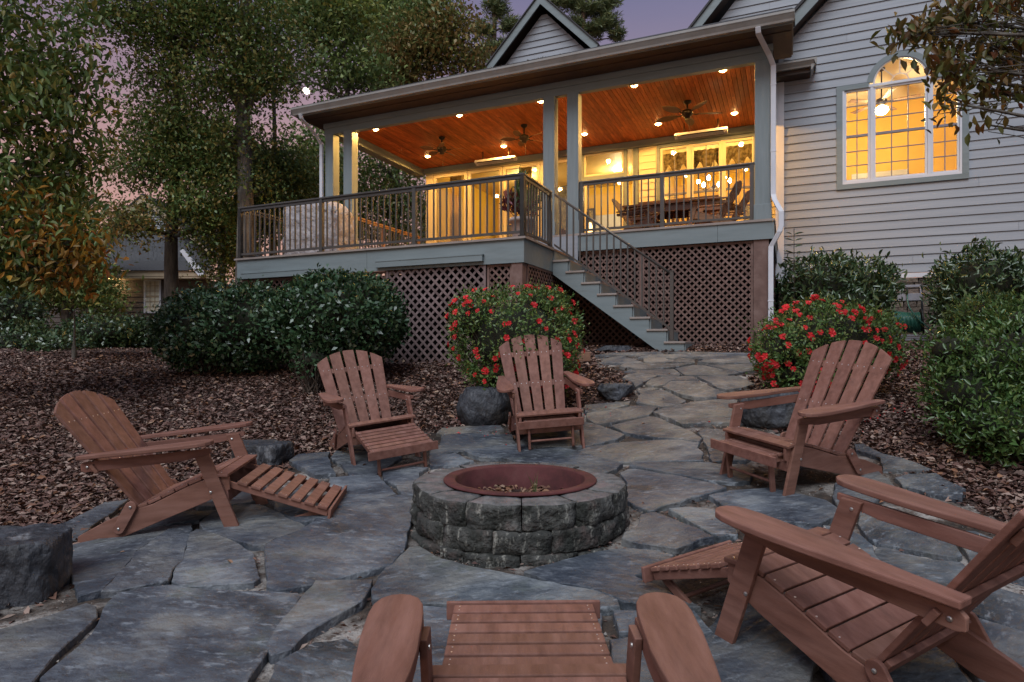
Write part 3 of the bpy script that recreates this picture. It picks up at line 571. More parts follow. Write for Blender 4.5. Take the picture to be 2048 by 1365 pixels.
x, y = ptg(1545, 868, .25); boulder(x, y, g1(x, y) + .15, .33, .25, .25, -.2, 17, 'smooth black boulder behind the chair that faces the path', .85)
x, y = ptg(1225, 706, .1); boulder(x, y, g1(x, y) + .02, .30, .18, .10, 0, 21, 'flat grey stone lying in the dark below the staircase', .5)
x, y = ptg(1165, 728, .1); boulder(x, y, g1(x, y) + .02, .17, .10, .09, .3, 23, 'tan squared rock at the bark edge left of the path top', .5, 'jar')

# ------------------------------------------------------------------ adirondack chairs with pull-out footrests
CH = {}
def board_xz(poly, y0, y1, name, m='chair', bev=.003):
    mb = MB(); mb.prism(poly, y0, y1, 'y'); return mb.mesh(name, M[m])
def stadium(ax, az, bx_, bz, r, n=9):
    a = math.atan2(bz - az, bx_ - ax); o = []
    for k in range(n): t = a + math.pi / 2 + math.pi * k / (n - 1); o.append((ax + r * math.cos(t), az + r * math.sin(t)))
    for k in range(n): t = a - math.pi / 2 + math.pi * k / (n - 1); o.append((bx_ + r * math.cos(t), bz + r * math.sin(t)))
    return o
def arm_outline(s):
    """plan of the arm: broad rounded front, waist, slim tail; x forward, y outward"""
    pts = []
    xf, xr = -.085, -.885
    outer = [(0, .0), (.006, .030), (.028, .058), (.065, .074), (.12, .080), (.24, .078), (.38, .066), (.54, .047), (.68, .030), (.80, .020)]
    inner = [(.80, -.048), (.64, -.052), (.50, -.064), (.40, -.078), (.32, -.084), (.20, -.083), (.12, -.081), (.065, -.074), (.028, -.058), (.006, -.030)]
    for d, w in outer + inner:
        c = .370 - .032 * d / .8; pts.append((xf - d, s * (c + w * .93)))
    return pts if s > 0 else pts[::-1]
def seat_z(x): # contoured profile
    xs = [-.66, -.60, -.52, -.42, -.32, -.22, -.14, -.08, -.04]; zs = [.205, .205, .232, .272, .312, .346, .362, .364, .352]
    return float(np.interp(x, xs, zs))
def bolt(mb, x, y, z, s, r=.008): mb.tube([(x, y, z), (x, y + s * .004, z), (x, y + s * .006, z)], [r, r, r * .55], 10)
def place(parent, name, me, bev=.0035):
    o = bpy.data.objects.new(name, me); COL.objects.link(o); o.parent = parent
    if bev: add_bevel(o, bev)
    return o
def slat_quad(x0, z0, x1, z1, hw, th, name):
    """a crosswise slat from (x0,z0) to (x1,z1) in side view"""
    dx, dz = x1 - x0, z1 - z0; l = math.hypot(dx, dz); nx_, nz_ = -dz / l * th, dx / l * th
    mb = MB(); mb.prism([(x0, z0), (x1, z1), (x1 + nx_, z1 + nz_), (x0 + nx_, z0 + nz_)], -hw, hw, 'y'); return mb.mesh(name, M['chair'])
def chair_meshes():
    for s, k in ((1, 'l'), (-1, 'r')):
        y0, y1 = sorted((s * .276, s * .298))
        CH['leg' + k] = board_xz([(0, 0), (-.088, 0), (-.243, .535), (-.155, .535)], y0, y1, 'leg')
        y0, y1 = sorted((s * .254, s * .275))
        CH['stringer' + k] = board_xz([(-.982, 0), (-.968, .072), (-.80, .148), (-.64, .20), (-.52, .225), (-.42, .265), (-.32, .305), (-.22, .338), (-.14, .355), (-.05, .350), (-.05, .27), (-.10, .245), (-.20, .205), (-.45, .125), (-.72, .036), (-.90, 0)], y0, y1, 'side_rail')
        y0, y1 = sorted((s * .299, s * .318))
        CH['apron' + k] = board_xz([(-.125, .543), (-.87, .527), (-.885, .515), (-.885, .475), (-.86, .466), (-.30, .480), (-.15, .505), (-.125, .515)], y0, y1, 'arm_rail')
        CH['brace' + k] = board_xz(stadium(-.637, .225, -.719, .099, .034), *sorted((s * .277, s * .295)), 'brace')
        mb = MB(); o = arm_outline(s); mb.prism(o, .0, .025, 'z'); mb.v = [(x, y, z + .548 + (x + .885) * .033) for x, y, z in mb.v]; CH['arm' + k] = mb.mesh('arm', M['chair'])
    # seat slats
    xs = np.linspace(-.625, -.045, 8); CH['seat'] = []
    for i in range(7):
        a, b = xs[i] + .003, xs[i + 1] - .004; CH['seat'].append(slat_quad(a, seat_z(a) - .002, b, seat_z(b) - .002, .296 if i == 6 else .272, .019, 'seat_slat'))
    # fan back
    base = Vector((-.617, 0, .205)); top = Vector((-1.062, 0, .936)); U = (top - base).normalized(); Nn = Vector((U.z, 0, -U.x)); Lb = (top - base).length
    CH['back'] = []
    def topl(w): return Lb - .50 + math.sqrt(max(.50 ** 2 - w * w, 0))
    for i in range(-2, 3):
        bc, bw, tc_, tw = i * .1035, .085, i * .1345, .108
        out = [(bc - bw / 2, -.045), (bc + bw / 2, -.045)]; l1 = []
        for k in range(7):
            w = tc_ + tw / 2 - tw * k / 6; l1.append((w, topl(w)))
        out += l1; mb = MB(); n = len(out)
        for o_ in (.0, .019):
            mb.v += [tuple(base + U * l + Nn * o_ + Vector((0, w, 0))) for w, l in out]
        mb.f = [tuple(range(n)), tuple(range(n, 2 * n))[::-1]] + [(i2, n + i2, n + (i2 + 1) % n, (i2 + 1) % n) for i2 in range(n)]; mb.mi = [0] * len(mb.f)
        CH['back'].append(mb.mesh('back_slat', M['chair']))
    CH['cross'] = []
    for l, hw, hh in ((.02, .252, .035), (.335, .335, .03), (.655, .268, .026)):
        mb = MB(); c = base + U * l; o = [c - U * hh - Nn * .002, c + U * hh - Nn * .002, c + U * hh - Nn * .024, c - U * hh - Nn * .024]
        mb.prism([(p.x, p.z) for p in o], -hw, hw, 'y'); CH['cross'].append(mb.mesh('back_crossbar', M['chair']))
    mb = MB()
    for l in (.01, .335, .655):
        for i in range(-2, 3):
            c = i * (.1035 + (.1335 - .1035) * l / Lb)
            for d in (-.026, .026):
                p = base + U * l + Nn * .0195 + Vector((0, c + d, 0)); mb.tube([p, p + Nn * .0015], .0042, 7)
    for i in range(7):
        xm = (xs[i] + xs[i + 1]) / 2
        for s in (-1, 1):
            p = Vector((xm, s * (.262 if i < 6 else .285), seat_z(xm) + .0175)); mb.tube([p, p + Vector((0, 0, .002))], .0042, 7)
    CH['screw'] = mb.mesh('screw', M['screw'])
    mb = MB()
    for s in (1, -1):
        bolt(mb, -.157 + .0, s * .298, .27, s); bolt(mb, -.205, s * .277, .50, -s); bolt(mb, -.637, s * .295, .225, s); bolt(mb, -.719, s * .295, .099, s); bolt(mb, -.845, s * .318, .497, s)
    CH['bolt'] = mb.mesh('bolt', M['steel'])
    CH['front'] = board_xz([(-.062, .195), (-.082, .195), (-.082, .265), (-.062, .265)], -.275, .275, 'front_rail')
chair_meshes()
def pose(x, y, z, yaw, p, ro):
    c, s = math.cos, math.sin; yaw, p, ro = R(yaw), R(p), R(ro)
    M3 = Matrix(((c(yaw), -s(yaw), 0), (s(yaw), c(yaw), 0), (0, 0, 1))) @ Matrix(((c(p), 0, s(p)), (0, 1, 0), (-s(p), 0, c(p)))) @ Matrix(((1, 0, 0), (0, c(ro), -s(ro)), (0, s(ro), c(ro))))
    m = M3.to_4x4(); m.translation = Vector((x, y, z)); return m
def ottoman(t, x0, z0, x1, z1, n, foot, hw=.262, gap=.012, endh=.068, endt=0.0, legx=-.05, wend=.293):
    """slatted footrest from (x0,z0) to (x1,z1) of its upper face; foot: list of leg lines"""
    L = math.hypot(x1 - x0, z1 - z0); ux, uz = (x1 - x0) / L, (z1 - z0) / L
    for i in range(n):
        a = L * i / n + gap / 2; b = L * (i + 1) / n - gap / 2
        place(t, 'footrest_slat', slat_quad(x0 + ux * a + uz * .018, z0 + uz * a - ux * .018, x0 + ux * b + uz * .018, z0 + uz * b - ux * .018, hw, .018, 'footrest_slat'))
    for s in (-1, 1):
        o = [(x0 + uz * .019 - ux * .10, z0 - ux * .019 - uz * .10), (x1 + uz * .019, z1 - ux * .019), (x1 + uz * .058, z1 - ux * .058), (x0 + uz * .058 - ux * .10, z0 - ux * .058 - uz * .10)]
        place(t, 'footrest_rail', board_xz(o, *sorted((s * (hw - .032), s * (hw - .012))), 'footrest_rail'))
    ex, ez = math.sin(endt), math.cos(endt)
    o = [(x1 + .004, z1 + .004), (x1 + .022, z1 + .004), (x1 + .022 + ex * -endh, z1 + .004 - ez * endh), (x1 + .004 + ex * -endh, z1 + .004 - ez * endh)]
    place(t, 'footrest_end_board', board_xz(o, -wend, wend, 'footrest_end_board'))
    for (ax, az, bx_, bz) in foot:
        for s in (-1, 1): place(t, 'footrest_leg', board_xz(stadium(ax, az, bx_, bz, .019, 6), *sorted((s * .205, s * .185)), 'footrest_leg'))
        cx, cz = ax + (bx_ - ax) * .62, az + (bz - az) * .62
        mb = MB(); mb.tube([(cx, -.19, cz), (cx, .19, cz)], .010, 10); place(t, 'footrest_crossbar', mb.mesh('footrest_crossbar', M['chair']), 0)
    mb = MB()
    for i in range(n):
        for d in (.3, .7):
            for s in (-1, 1):
                l = L * (i + d) / n; p = Vector((x0 + ux * l, s * (hw - .022), z0 + uz * l)); mb.tube([p - Vector((0, 0, .001)), p + Vector((0, 0, .001))], .0028, 6)
    o = place(t, 'footrest_screw', mb.mesh('footrest_screw', M['screw']), 0); o['kind'] = 'stuff'
def chair(label, P, group='reddish-brown adirondack chairs around the fire pit', override=None, name='adirondack_chair'):
    t = thing(name, label, 'chair', group=group, frame=pose(*P) if not isinstance(P, Matrix) else P)
    def put(n, me, bev=.0035):
        o = place(t, n, me, bev)
        if override: o.material_slots[0].link = 'OBJECT'; o.material_slots[0].material = M[override]
        return o
    for k in 'lr':
        put('leg', CH['leg' + k]); put('side_rail', CH['stringer' + k]); put('arm_rail', CH['apron' + k]); put('brace', CH['brace' + k]); put('arm', CH['arm' + k], .005)
    for m in CH['seat']: put('seat_slat', m)
    for m in CH['back']: put('back_slat', m)
    for m in CH['cross']: put('back_crossbar', m)
    put('front_rail', CH['front'])
    if not override:
        o = put('screw', CH['screw'], 0); o['kind'] = 'stuff'; o = put('bolt', CH['bolt'], 0); o['kind'] = 'stuff'
    return t
c1 = chair('adirondack chair seen side-on beside the bark bed, its footrest sloping to the ground', (-1.702, 4.212, H - 1.11, 4.9, -4.7, 2.4))
ottoman(c1, -.015, .318, .535, .086, 7, [(.50, .055, .30, .020)], gap=.022, endt=.25)
c2 = chair('adirondack chair in front of the round camellia, footrest standing on its own legs', (-1.066, 5.467, H - .972, -61, 2.4, 5.7))
ottoman(c2, -.015, .320, .43, .225, 7, [(.385, .16, .375, -.005)], gap=.016)
c3 = chair('adirondack chair facing the camera from in front of the big azalea, footrest pushed in', (.358, 5.549, H - .916, -82.3, 8.4, 3.9))
ottoman(c3, -.40, .300, -.028, .318, 5, [(-.045, .235, -.045, .07)], hw=.235)
c4 = chair('adirondack chair turned three-quarters beside the red azalea near the path, footrest stowed', (1.625, 4.344, H - .959, -156.4, 5.7, -4.8))
ottoman(c4, -.32, .300, .045, .312, 5, [(-.005, .225, -.02, .05)], hw=.235, wend=.296)
c5 = chair('adirondack chair seen from behind at the lower right, footrest sloping toward the fire pit', (1.052, 2.672, H - 1.143, 120.7, -4.6, -3.4))
ottoman(c5, .0, .318, .40, .145, 7, [(.36, .09, .20, .02)], gap=.016, endt=.2)
c6 = chair('nearest adirondack chair, only its arms, seat front and raised footrest in view', (.050, 1.927, H - 1.298, 90.6, -.6, -.2))
ottoman(c6, -.02, .345, .48, .335, 6, [(.43, .27, .43, .0)], gap=.018)
_pv = Vector((-.617, 0, .205)); _rm = Matrix.Translation(_pv) @ Matrix.Rotation(R(-14), 4, 'Y') @ Matrix.Translation(-_pv)
for ch in c6.children:                       # this one is let down a notch further
    if ch.name.split('.')[0] in ('back_slat', 'back_crossbar'): ch.matrix_basis = _rm
for ch in [c for c in c6.children if c.name.startswith('screw')]: bpy.data.objects.remove(ch)

# ------------------------------------------------------------------ the house: frame with s along the porch front (to the east end), v into the house, z from eye level
HF = Matrix.Translation((.167, 8.8, H)) @ Matrix(((.9165, .3998, 0, 0), (-.3998, .9165, 0, 0), (0, 0, 1, 0), (0, 0, 0, 1)))
FRAME = HF
def hw(s, v, z=0): return HF @ Vector((s, v, z))
def gz(s, v): p = hw(s, v); return g1(p.x, p.y) - H
def simple(name, m, parent, *b, **k):
    mb = MB()
    for q in b: mb.box(*q)
    return part(name, mb, M[m], parent, **k)

# ---- deck in front (lower level)
DZ = 1.60; PZ = 2.0
deck = thing('deck', 'raised lower deck with wide sage rim boards, bronze railing and reddish lattice skirting', 'deck', (-2.7, 1.1, gz(-2.7, 1.1)))
simple('deck_boards', 'floor', deck, (-5.40, .03, -.03, 2.2, DZ - .03, DZ))
simple('rim_board', 'trim', deck, (-5.37, -2.65, -.004, .026, 1.24, DZ - .03), (-2.645, 0, -.004, .026, 1.24, DZ - .03))
simple('rim_board', 'trim', deck, (-.026, .001, .026, 2.15, 1.24, DZ - .03)); simple('rim_board', 'trim', deck, (-5.371, -5.345, .026, 2.2, 1.24, DZ - .03))
simple('nosing', 'tread', deck, (-5.41, .035, -.036, -.0305, DZ - .032, DZ - .002), (.0305, .036, -.03, 1.16, DZ - .032, DZ - .002))
simple('drip_rail', 'trim', deck, (-2.45, -.62, -.062, -.006, 1.285, 1.375), (-2.46, -.61, -.068, -.004, 1.372, 1.384))
simple('drip_rail', 'trim', deck, (-5.22, -3.45, -.062, -.006, 1.235, 1.325), (-5.23, -3.44, -.068, -.004, 1.322, 1.334))
simple('underside_shade_box', 'dark', deck, (-5.3, -.05, .25, 2.1, -.3, 1.2))  # box coloured as the shade under the deck
ME = {}
def box_mesh(name, x, y, z, m):
    mb = MB(); mb.box(-x / 2, x / 2, -y / 2, y / 2, 0, z); return mb.mesh(name, M[m])
ME['bal'] = box_mesh('baluster', .021, .021, .76, 'rail')
def railing(parent, a, b, z, posts, step=.111, h=.89, ends=True):
    """a,b: (s,v) ends; posts at the given fractions"""
    a = Vector(a); b = Vector(b); L = (b - a).length; d = (b - a) / L; ang = math.atan2(d.y, d.x); n2 = Vector((-d.y, d.x))
    def bar(name, l0, l1, w, z0, z1, m='rail', bev=0):
        mb = MB(); p, q_ = a + d * l0, a + d * l1
        vs = [p - n2 * w, q_ - n2 * w, q_ + n2 * w, p + n2 * w]; mb.add([(v.x, v.y, zz) for zz in (z0, z1) for v in vs], [(0, 3, 2, 1), (4, 5, 6, 7), (0, 1, 5, 4), (1, 2, 6, 5), (2, 3, 7, 6), (3, 0, 4, 7)]); part(name, mb, M[m], parent, bevel=bev)
    bar('top_rail', -.02, L + .02, .036, z + h - .03, z + h, bev=.006); bar('top_rail_web', 0, L, .018, z + h - .075, z + h - .031); bar('bottom_rail', 0, L, .018, z + .055, z + .09)
    for f in posts:
        p = a + d * (f * L); mb = MB(); w = .031; mb.box(p.x - w, p.x + w, p.y - w, p.y + w, z, z + h - .031); mb.box(p.x - w - .02, p.x + w + .02, p.y - w - .02, p.y + w + .02, z, z + .02); part('railing_post', mb, M['rail'], parent)
    P = sorted(posts)
    for f0, f1 in zip(P, P[1:]):
        l = (f1 - f0) * L; n = max(1, round(l / step) - 1)
        for k in range(1, n + 1):
            p = a + d * (f0 * L + l * k / (n + 1)); inst('baluster', ME['bal'], parent, (p.x, p.y, z + .07), (0, 0, ang))
railing(deck, (-5.33, .035), (-.035, .035), DZ, (0, 1 / 3, 2 / 3, 1))
railing(deck, (-.035, .035), (-.035, 1.14), DZ, (0, 1)); railing(deck, (-5.33, .035), (-5.33, 2.05), DZ, (0, 1))

def clip_strip(x0, z0, dx, w, xa, xb, za, zb):
    """a 45-degree strip through (x0,za) clipped to the panel; returns the outline"""
    hw_ = w / 2 * 1.41421; poly = [(x0 - hw_ - 9 * dx, za - 9), (x0 + hw_ - 9 * dx, za - 9), (x0 + hw_ + 9 * dx, za + 9), (x0 - hw_ + 9 * dx, za + 9)]
    for f, lim, sg in ((0, xa, 1), (0, xb, -1), (1, za, 1), (1, zb, -1)):
        out = []
        for i in range(len(poly)):
            p, q_ = poly[i], poly[(i + 1) % len(poly)]; ip, iq = (p[f] - lim) * sg >= 0, (q_[f] - lim) * sg >= 0
            if ip: out.append(p)
            if ip != iq: t_ = (lim - p[f]) / (q_[f] - p[f]); out.append((p[0] + (q_[0] - p[0]) * t_, p[1] + (q_[1] - p[1]) * t_))
        poly = out
        if len(poly) < 3: return None
    return poly
def lattice(parent, a, b, z0, z1, w=.029, pitch=.112, frame=True, back=True, m='lattice'):
    a = Vector(a); b = Vector(b); L = (b - a).length; d = (b - a) / L; nrm = Vector((d.y, -d.x))
    def P(u, o, z): return (a.x + d.x * u + nrm.x * o, a.y + d.y * u + nrm.y * o, z)
    mb = MB(); ms = [(0, .03, z0, z1), (L - .03, L, z0, z1)] if frame else []
    if frame:
        for u0, u1, q0, q1 in [(0, .035, z0, z1), (L - .035, L, z0, z1), (.035, L - .035, z0, z0 + .035), (.035, L - .035, z1 - .035, z1)]:
            vs = [P(u0, .0, q0), P(u1, .0, q0), P(u1, .0, q1), P(u0, .0, q1), P(u0, .020, q0), P(u1, .020, q0), P(u1, .020, q1), P(u0, .020, q1)]
            mb.add(vs, [(0, 1, 2, 3), (7, 6, 5, 4), (4, 5, 1, 0), (5, 6, 2, 1), (6, 7, 3, 2), (7, 4, 0, 3)])
    else: mb.box(*sorted((a.x, a.x + .001)), *sorted((a.y, a.y + .001)), z0, z0 + .001)
    pn = part('lattice_panel', mb, M[m], parent)
    Hh = z1 - z0
    for lay, dx in ((0, 1), (1, -1)):
        k0 = -Hh if dx > 0 else 0; x0 = k0 + random.random() * .02
        while x0 < L + (Hh if dx < 0 else 0):
            pl = clip_strip(x0, z0, dx, w, .002, L - .002, z0 + .002, z1 - .002)
            if pl:
                o0 = .0055 * lay + .0015; mb = MB(); n = len(pl); mb.add([P(u, o0, z) for u, z in pl] + [P(u, o0 + .005, z) for u, z in pl], [tuple(range(n)), tuple(range(n, 2 * n))[::-1]] + [(i, n + i, n + (i + 1) % n, (i + 1) % n) for i in range(n)])
                part('lattice_strip', mb, M[m], pn)
            x0 += pitch
gl = lambda s, v: gz(s, v) - .03
lattice(deck, (-5.3, .06), (-3.4, .06), -.25, 1.238)
lattice(deck, (-3.39, .06), (-2.31, .06), -.22, 1.24)
lattice(deck, (-2.30, .035), (-.60, .035), -.20, 1.275, w=.034, pitch=.138, m='lattice_pale')
lattice(deck, (-.59, .06), (-.2, .06), -.1, 1.24)
simple('skirt_post', 'lattice', deck, (-.195, -.03, .012, .17, -.22, 1.238))
lattice(deck, (-.03, .175), (-.03, 2.15), -.1, 1.24)

# ---- staircase down from the deck
st = thing('staircase', 'open wooden stairs with painted sage stringer and a slim handrail leading down from the deck', 'stairs', (1.0, 1.65, gz(1.5, 1.6)))
RI = .1822
for i in range(8):
    z = DZ - RI * (i + 1); s0 = .25 * i
    simple('tread', 'tread', st, (s0 - .035 + (.04 if i == 0 else 0), s0 + .27, 1.145, 2.14, z - .030, z), bevel=.004)
for i in range(9):
    z = DZ - RI * i - (.03 if i else .0); s0 = .25 * i
    simple('riser', 'trim', st, (s0 + .002, s0 + .020, 1.19, 2.12, max(z - RI + (0 if i else .0) + .0, -.05), z - .001))
for v0 in (1.165, 2.10):
    pl = [(.005, 1.22)]
    top = [(.005, DZ - RI - .031)]
    for i in range(8):
        z = DZ - RI * (i + 1) - .031; top += [(.25 * (i + 1) - .001, z), (.25 * (i + 1) - .001, z - RI)] if i < 7 else [(2.0, z)]
    pl = top + [(2.0, -.02), (1.66, -.02), (.005, 1.20)]
    mb = MB(); n = len(pl); mb.prism(pl, v0, v0 + .024, 'y'); part('stringer', mb, M['trim'], st)
mb = MB(); mb.box(1.79, 1.84, 1.225, 1.275, DZ - RI * 8 + .001, 1.16); mb.box(1.765, 1.865, 1.2, 1.3, DZ - RI * 8, DZ - RI * 8 + .02); mb.box(1.784, 1.846, 1.219, 1.281, 1.16, 1.175); part('newel_post', mb, M['rail'], st)
def hz(s, a): return a - .7288 * s
mb = MB(); mb.tube([(.0, 1.25, 2.47), (1.81, 1.25, 2.47 - 1.345)], .019, 8); part('handrail', mb, M['rail'], st, True)
mb = MB(); mb.prism([(.0, 1.69), (1.80, 1.69 - 1.345), (1.80, 1.655 - 1.345), (.0, 1.655)], 1.24, 1.26, 'y'); part('bottom_rail', mb, M['rail'], st)
for k in range(16):
    s0 = .10 + k * .1065; z0 = 1.69 - .743 * s0; z1 = 2.46 - .743 * s0; mb = MB(); mb.box(s0 - .011, s0 + .011, 1.239, 1.261, z0 - .01, z1); part('baluster', mb, M['rail'], st)
slb = thing('stair_landing', 'long dark stone slab at the foot of the staircase', 'slab', (2.6, 1.5, gz(2.6, 1.5)))
simple('slab', 'slab', slb, (1.62, 4.0, .98, 1.9, -.16, -.022), bevel=.012)

# ---- porch: floor, columns, header, ceiling, roof
po = thing('covered_porch', 'deep covered porch with sage columns, wood plank ceiling and gutter, glowing warm inside', 'porch', (-1, 3.9, gz(0, 4)))
simple('porch_floor', 'floor', po, (-5.37, 3.14, 2.2, 5.7, PZ - .10, PZ))
simple('fascia_board', 'trim', po, (-5.37, .1, 2.172, 2.198, 1.62, PZ - .035), (.104, 2.36, 2.172, 2.198, 1.70, PZ - .035), (2.364, 3.15, 2.172, 2.198, 1.70, PZ - .035))
simple('fascia_board', 'trim', po, (3.151, 3.175, 2.172, 5.2, 1.70, PZ - .035))
simple('nosing', 'tread', po, (-5.4, 3.18, 2.15, 2.171, PZ - .034, PZ), (3.176, 3.19, 2.15, 5.2, PZ - .034, PZ))
simple('skirt_board', 'siding', po, (-.6, .098, 2.150, 2.170, 1.42, PZ - .036))
def column(s0, s1):
    mb = MB(); mb.box(s0, s1, 2.22, 2.42, PZ, 4.44); o = part('column', mb, M['trim_v'], po, bevel=.006)
    mb = MB(); mb.box(s0 - .014, s1 + .014, 2.206, 2.434, PZ, PZ + .24); part('column_base', mb, M['trim_v'], o, bevel=.004)
for s0, s1 in ((-5.33, -5.13), (-4.87, -4.66), (-.56, -.35), (-.12, .085), (2.90, 3.125)): column(s0, s1)
simple('header_beam', 'trim', po, (-5.36, 3.15, 2.235, 2.345, 4.43, 4.70)); simple('header_beam', 'trim', po, (-5.30, -5.08, 2.345, 5.68, 4.43, 4.70)); simple('header_beam', 'trim', po, (2.93, 3.11, 2.345, 5.2, 4.43, 4.70))
simple('frieze_board', 'trim', po, (-5.37, 3.16, 2.215, 2.233, 4.56, 4.66))
simple('cornice_band', 'trim', po, (-5.07, 3.14, 5.60, 5.685, 4.46, 4.595))
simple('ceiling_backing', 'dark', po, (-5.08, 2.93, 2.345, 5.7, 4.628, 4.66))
s_ = -5.075; w_ = .0765; nb = 0; random.seed(3)
while s_ < 2.92:
    v_ = 2.346; cuts = sorted([random.uniform(2.6, 5.4) for _ in range(random.choice((1, 1, 2)))]) + [5.60]
    for c_ in cuts:
        if c_ - v_ > .15:
            mb = MB(); mb.box(s_ + .003, s_ + w_ - .003, v_ + .002, c_ - .002, 4.600 + .0, 4.62); part('ceiling_board', mb, M['ceil'], po); nb += 1; v_ = c_
    s_ += w_
# eave, soffit and roof
simple('soffit', 'soffit', po, (-5.60, -5.37, 1.70, 5.8, 4.66, 4.68), (-5.37, 3.16, 1.70, 2.214, 4.66, 4.68), (3.161, 3.42, 1.70, 2.8, 4.66, 4.68))
simple('soffit_strip', 'soffit', po, (-5.58, 3.40, 1.90, 1.92, 4.650, 4.659))
simple('eave_fascia', 'trim', po, (-5.62, 3.43, 1.678, 1.699, 4.655, 4.83), (-5.622, -5.601, 1.70, 5.8, 4.655, 4.83))
def gut(s0, s1, v, z, out=.11):
    return [(v, z), (v - out * .55, z), (v - out * .62, z + .03), (v - out * .9, z + .085), (v - out, z + .10), (v - out, z + .135), (v - out + .012, z + .135), (v - out + .012, z + .115), (v - .012, z + .115), (v, z + .13)]
mb = MB(); mb.prism(gut(0, 0, 1.677, 4.665), -5.63, 3.45, 'x'); mb.box(-5.634, -5.631, 1.565, 1.68, 4.665, 4.80); mb.box(3.451, 3.454, 1.565, 1.68, 4.665, 4.80); part('gutter', mb, M['gutter'], po)
mb = MB(); RZ = 4.835; sl_ = .5
mb.add([(-5.66, 1.62, RZ), (3.44, 1.62, RZ), (3.44, 6.7, RZ + 5.08 * sl_), (-.58, 6.7, RZ + 5.08 * sl_), (-5.66, 11.7, RZ), (-5.66, 1.62, RZ - .04), (3.44, 1.62, RZ - .04), (3.44, 6.7, RZ + 5.08 * sl_ - .04), (-.58, 6.7, RZ + 5.08 * sl_ - .04), (-5.66, 11.7, RZ - .04), (3.44, 11.7, RZ), (3.44, 11.7, RZ - .04)],
    [(0, 1, 2, 3), (0, 3, 4), (5, 8, 7, 6), (5, 9, 8), (0, 5, 6, 1), (1, 6, 7, 2), (0, 4, 9, 5), (3, 2, 10, 4), (8, 9, 11, 7), (2, 7, 11, 10)])
part('roof', mb, M['shingle'], po)
mb = MB(); mb.prism([(1.70, 4.682), (1.70, 4.80), (2.8, 5.35), (2.8, 4.682)], 3.415, 3.438, 'x'); mb.prism([(1.70, 4.78), (4.9, 6.38), (4.9, 6.20), (1.9, 4.70)], 3.439, 3.46, 'x'); part('rake_board', mb, M['rail'], po)
simple('soffit_end', 'soffit', po, (3.16, 3.414, 2.801, 2.83, 4.66, 5.3))
# dormer gable on the porch roof
def rake_pair(parent, sa, sl, sr, za, zl, zr, vf, vb, w, th=.03):
    """two sloping boards meeting at (sa,za)"""
    for (s1, z1) in ((sl, zl), (sr, zr)):
        d = Vector((s1 - sa, z1 - za)).normalized(); nn_ = Vector((-d.y, d.x)); nn_ = nn_ if nn_.y < 0 else -nn_
        pl = [(sa, za), (s1, z1), (s1 + nn_.x * w, z1 + nn_.y * w), (sa, za - w / abs(nn_.y))]
        mb = MB(); mb.prism(pl, vf, vf + th, 'y'); part('rake_board', mb, M['trim'], parent)
        pl = [(sa, za - .012), (s1, z1 - .012), (s1 + nn_.x * .03, z1 - .012 + nn_.y * .03), (sa, za - .012 - .03 / abs(nn_.y))]
        mb = MB(); mb.prism(pl, vf + th, vb, 'y'); part('rake_soffit', mb, M['soffit'], parent)
        pl = [(sa, za + .03), (s1, z1 + .03), (s1, z1 + .002), (sa, za + .002)]
        mb = MB(); mb.prism(pl, vf - .03, vb, 'y'); part('roof_edge', mb, M['shingle'], parent)
def lap(parent, edges, z0, z1, v, m='siding', ex=.158, name='siding_board', vsign=-1, smin=.05):
    """lapped boards; edges(z) -> list of (s0,s1) runs at that height"""
    z = z0
    while z < z1 - .01:
        zt = min(z + ex, z1); A_, B_ = edges(z + .0005), edges(zt - .0005)
        if len(A_) != len(B_):
            mid = edges((z + zt) / 2); A_ = A_ if len(A_) == len(mid) else mid; B_ = B_ if len(B_) == len(mid) else mid
        for (a0, a1), (b0, b1) in zip(A_, B_):
            if max(a1 - a0, b1 - b0) < smin: continue
            a1 = max(a1, a0 + .001); b1 = max(b1, b0 + .001); cut = []
            if min(a1, b1) - max(a0, b0) > 2.6 and z > 1.3: cut = [random.uniform(max(a0, b0) + .6, min(a1, b1) - .6)]
            for (a0, a1, b0, b1) in ([(a0, cut[0] - .0015, b0, cut[0] - .0015), (cut[0] + .0015, a1, cut[0] + .0015, b1)] if cut else [(a0, a1, b0, b1)]):
             mb = MB(); p = [(a0, v - .027, z), (a1, v - .027, z), (a1, v, z), (a0, v, z), (b0, v - .006, zt + .010), (b1, v - .006, zt + .010), (b1, v, zt + .010), (b0, v, zt + .010)]
             mb.add(p, [(0, 3, 2, 1), (4, 5, 6, 7), (0, 1, 5, 4), (1, 2, 6, 5), (2, 3, 7, 6), (3, 0, 4, 7)]); part(name, mb, M[m], parent)
        z += ex
dm = thing('dormer', 'small pointed gable with white lap siding and sage rake boards on the porch roof', 'dormer', (-1.03, 4.2, 5.2))
rake_pair(dm, -1.02, -2.18, .14, 6.90, 5.70, 5.70, 3.28, 5.6, .13)
mb = MB(); mb.prism([(-1.92, 5.6), (-.12, 5.6), (-1.02, 6.60)], 3.51, 3.55, 'y'); wl = part('gable_wall', mb, M['siding'], dm)
lap(wl, lambda z: [(-1.02 - (6.66 - z) * .93, -1.02 + (6.66 - z) * .93)], 5.62, 6.6, 3.508, ex=.128)
mb = MB(); n_ = 60
for k in range(n_):
    s0 = random.uniform(-2.0, .1); mb.tube([(s0, 1.60 + random.uniform(-.01, .03), 4.80 + random.uniform(0, .02)), (s0 + random.uniform(-.05, .05), 1.60, 4.82 + random.uniform(0, .03))], .004, 4)
lf = part('gutter_debris', mb, M['twig'], po, kind='stuff')

# ---- main house
ho = thing('house', 'large two-storey house with pale lap siding, stone foundation and warmly lit windows', 'house', (3.2, 6.5, .1))
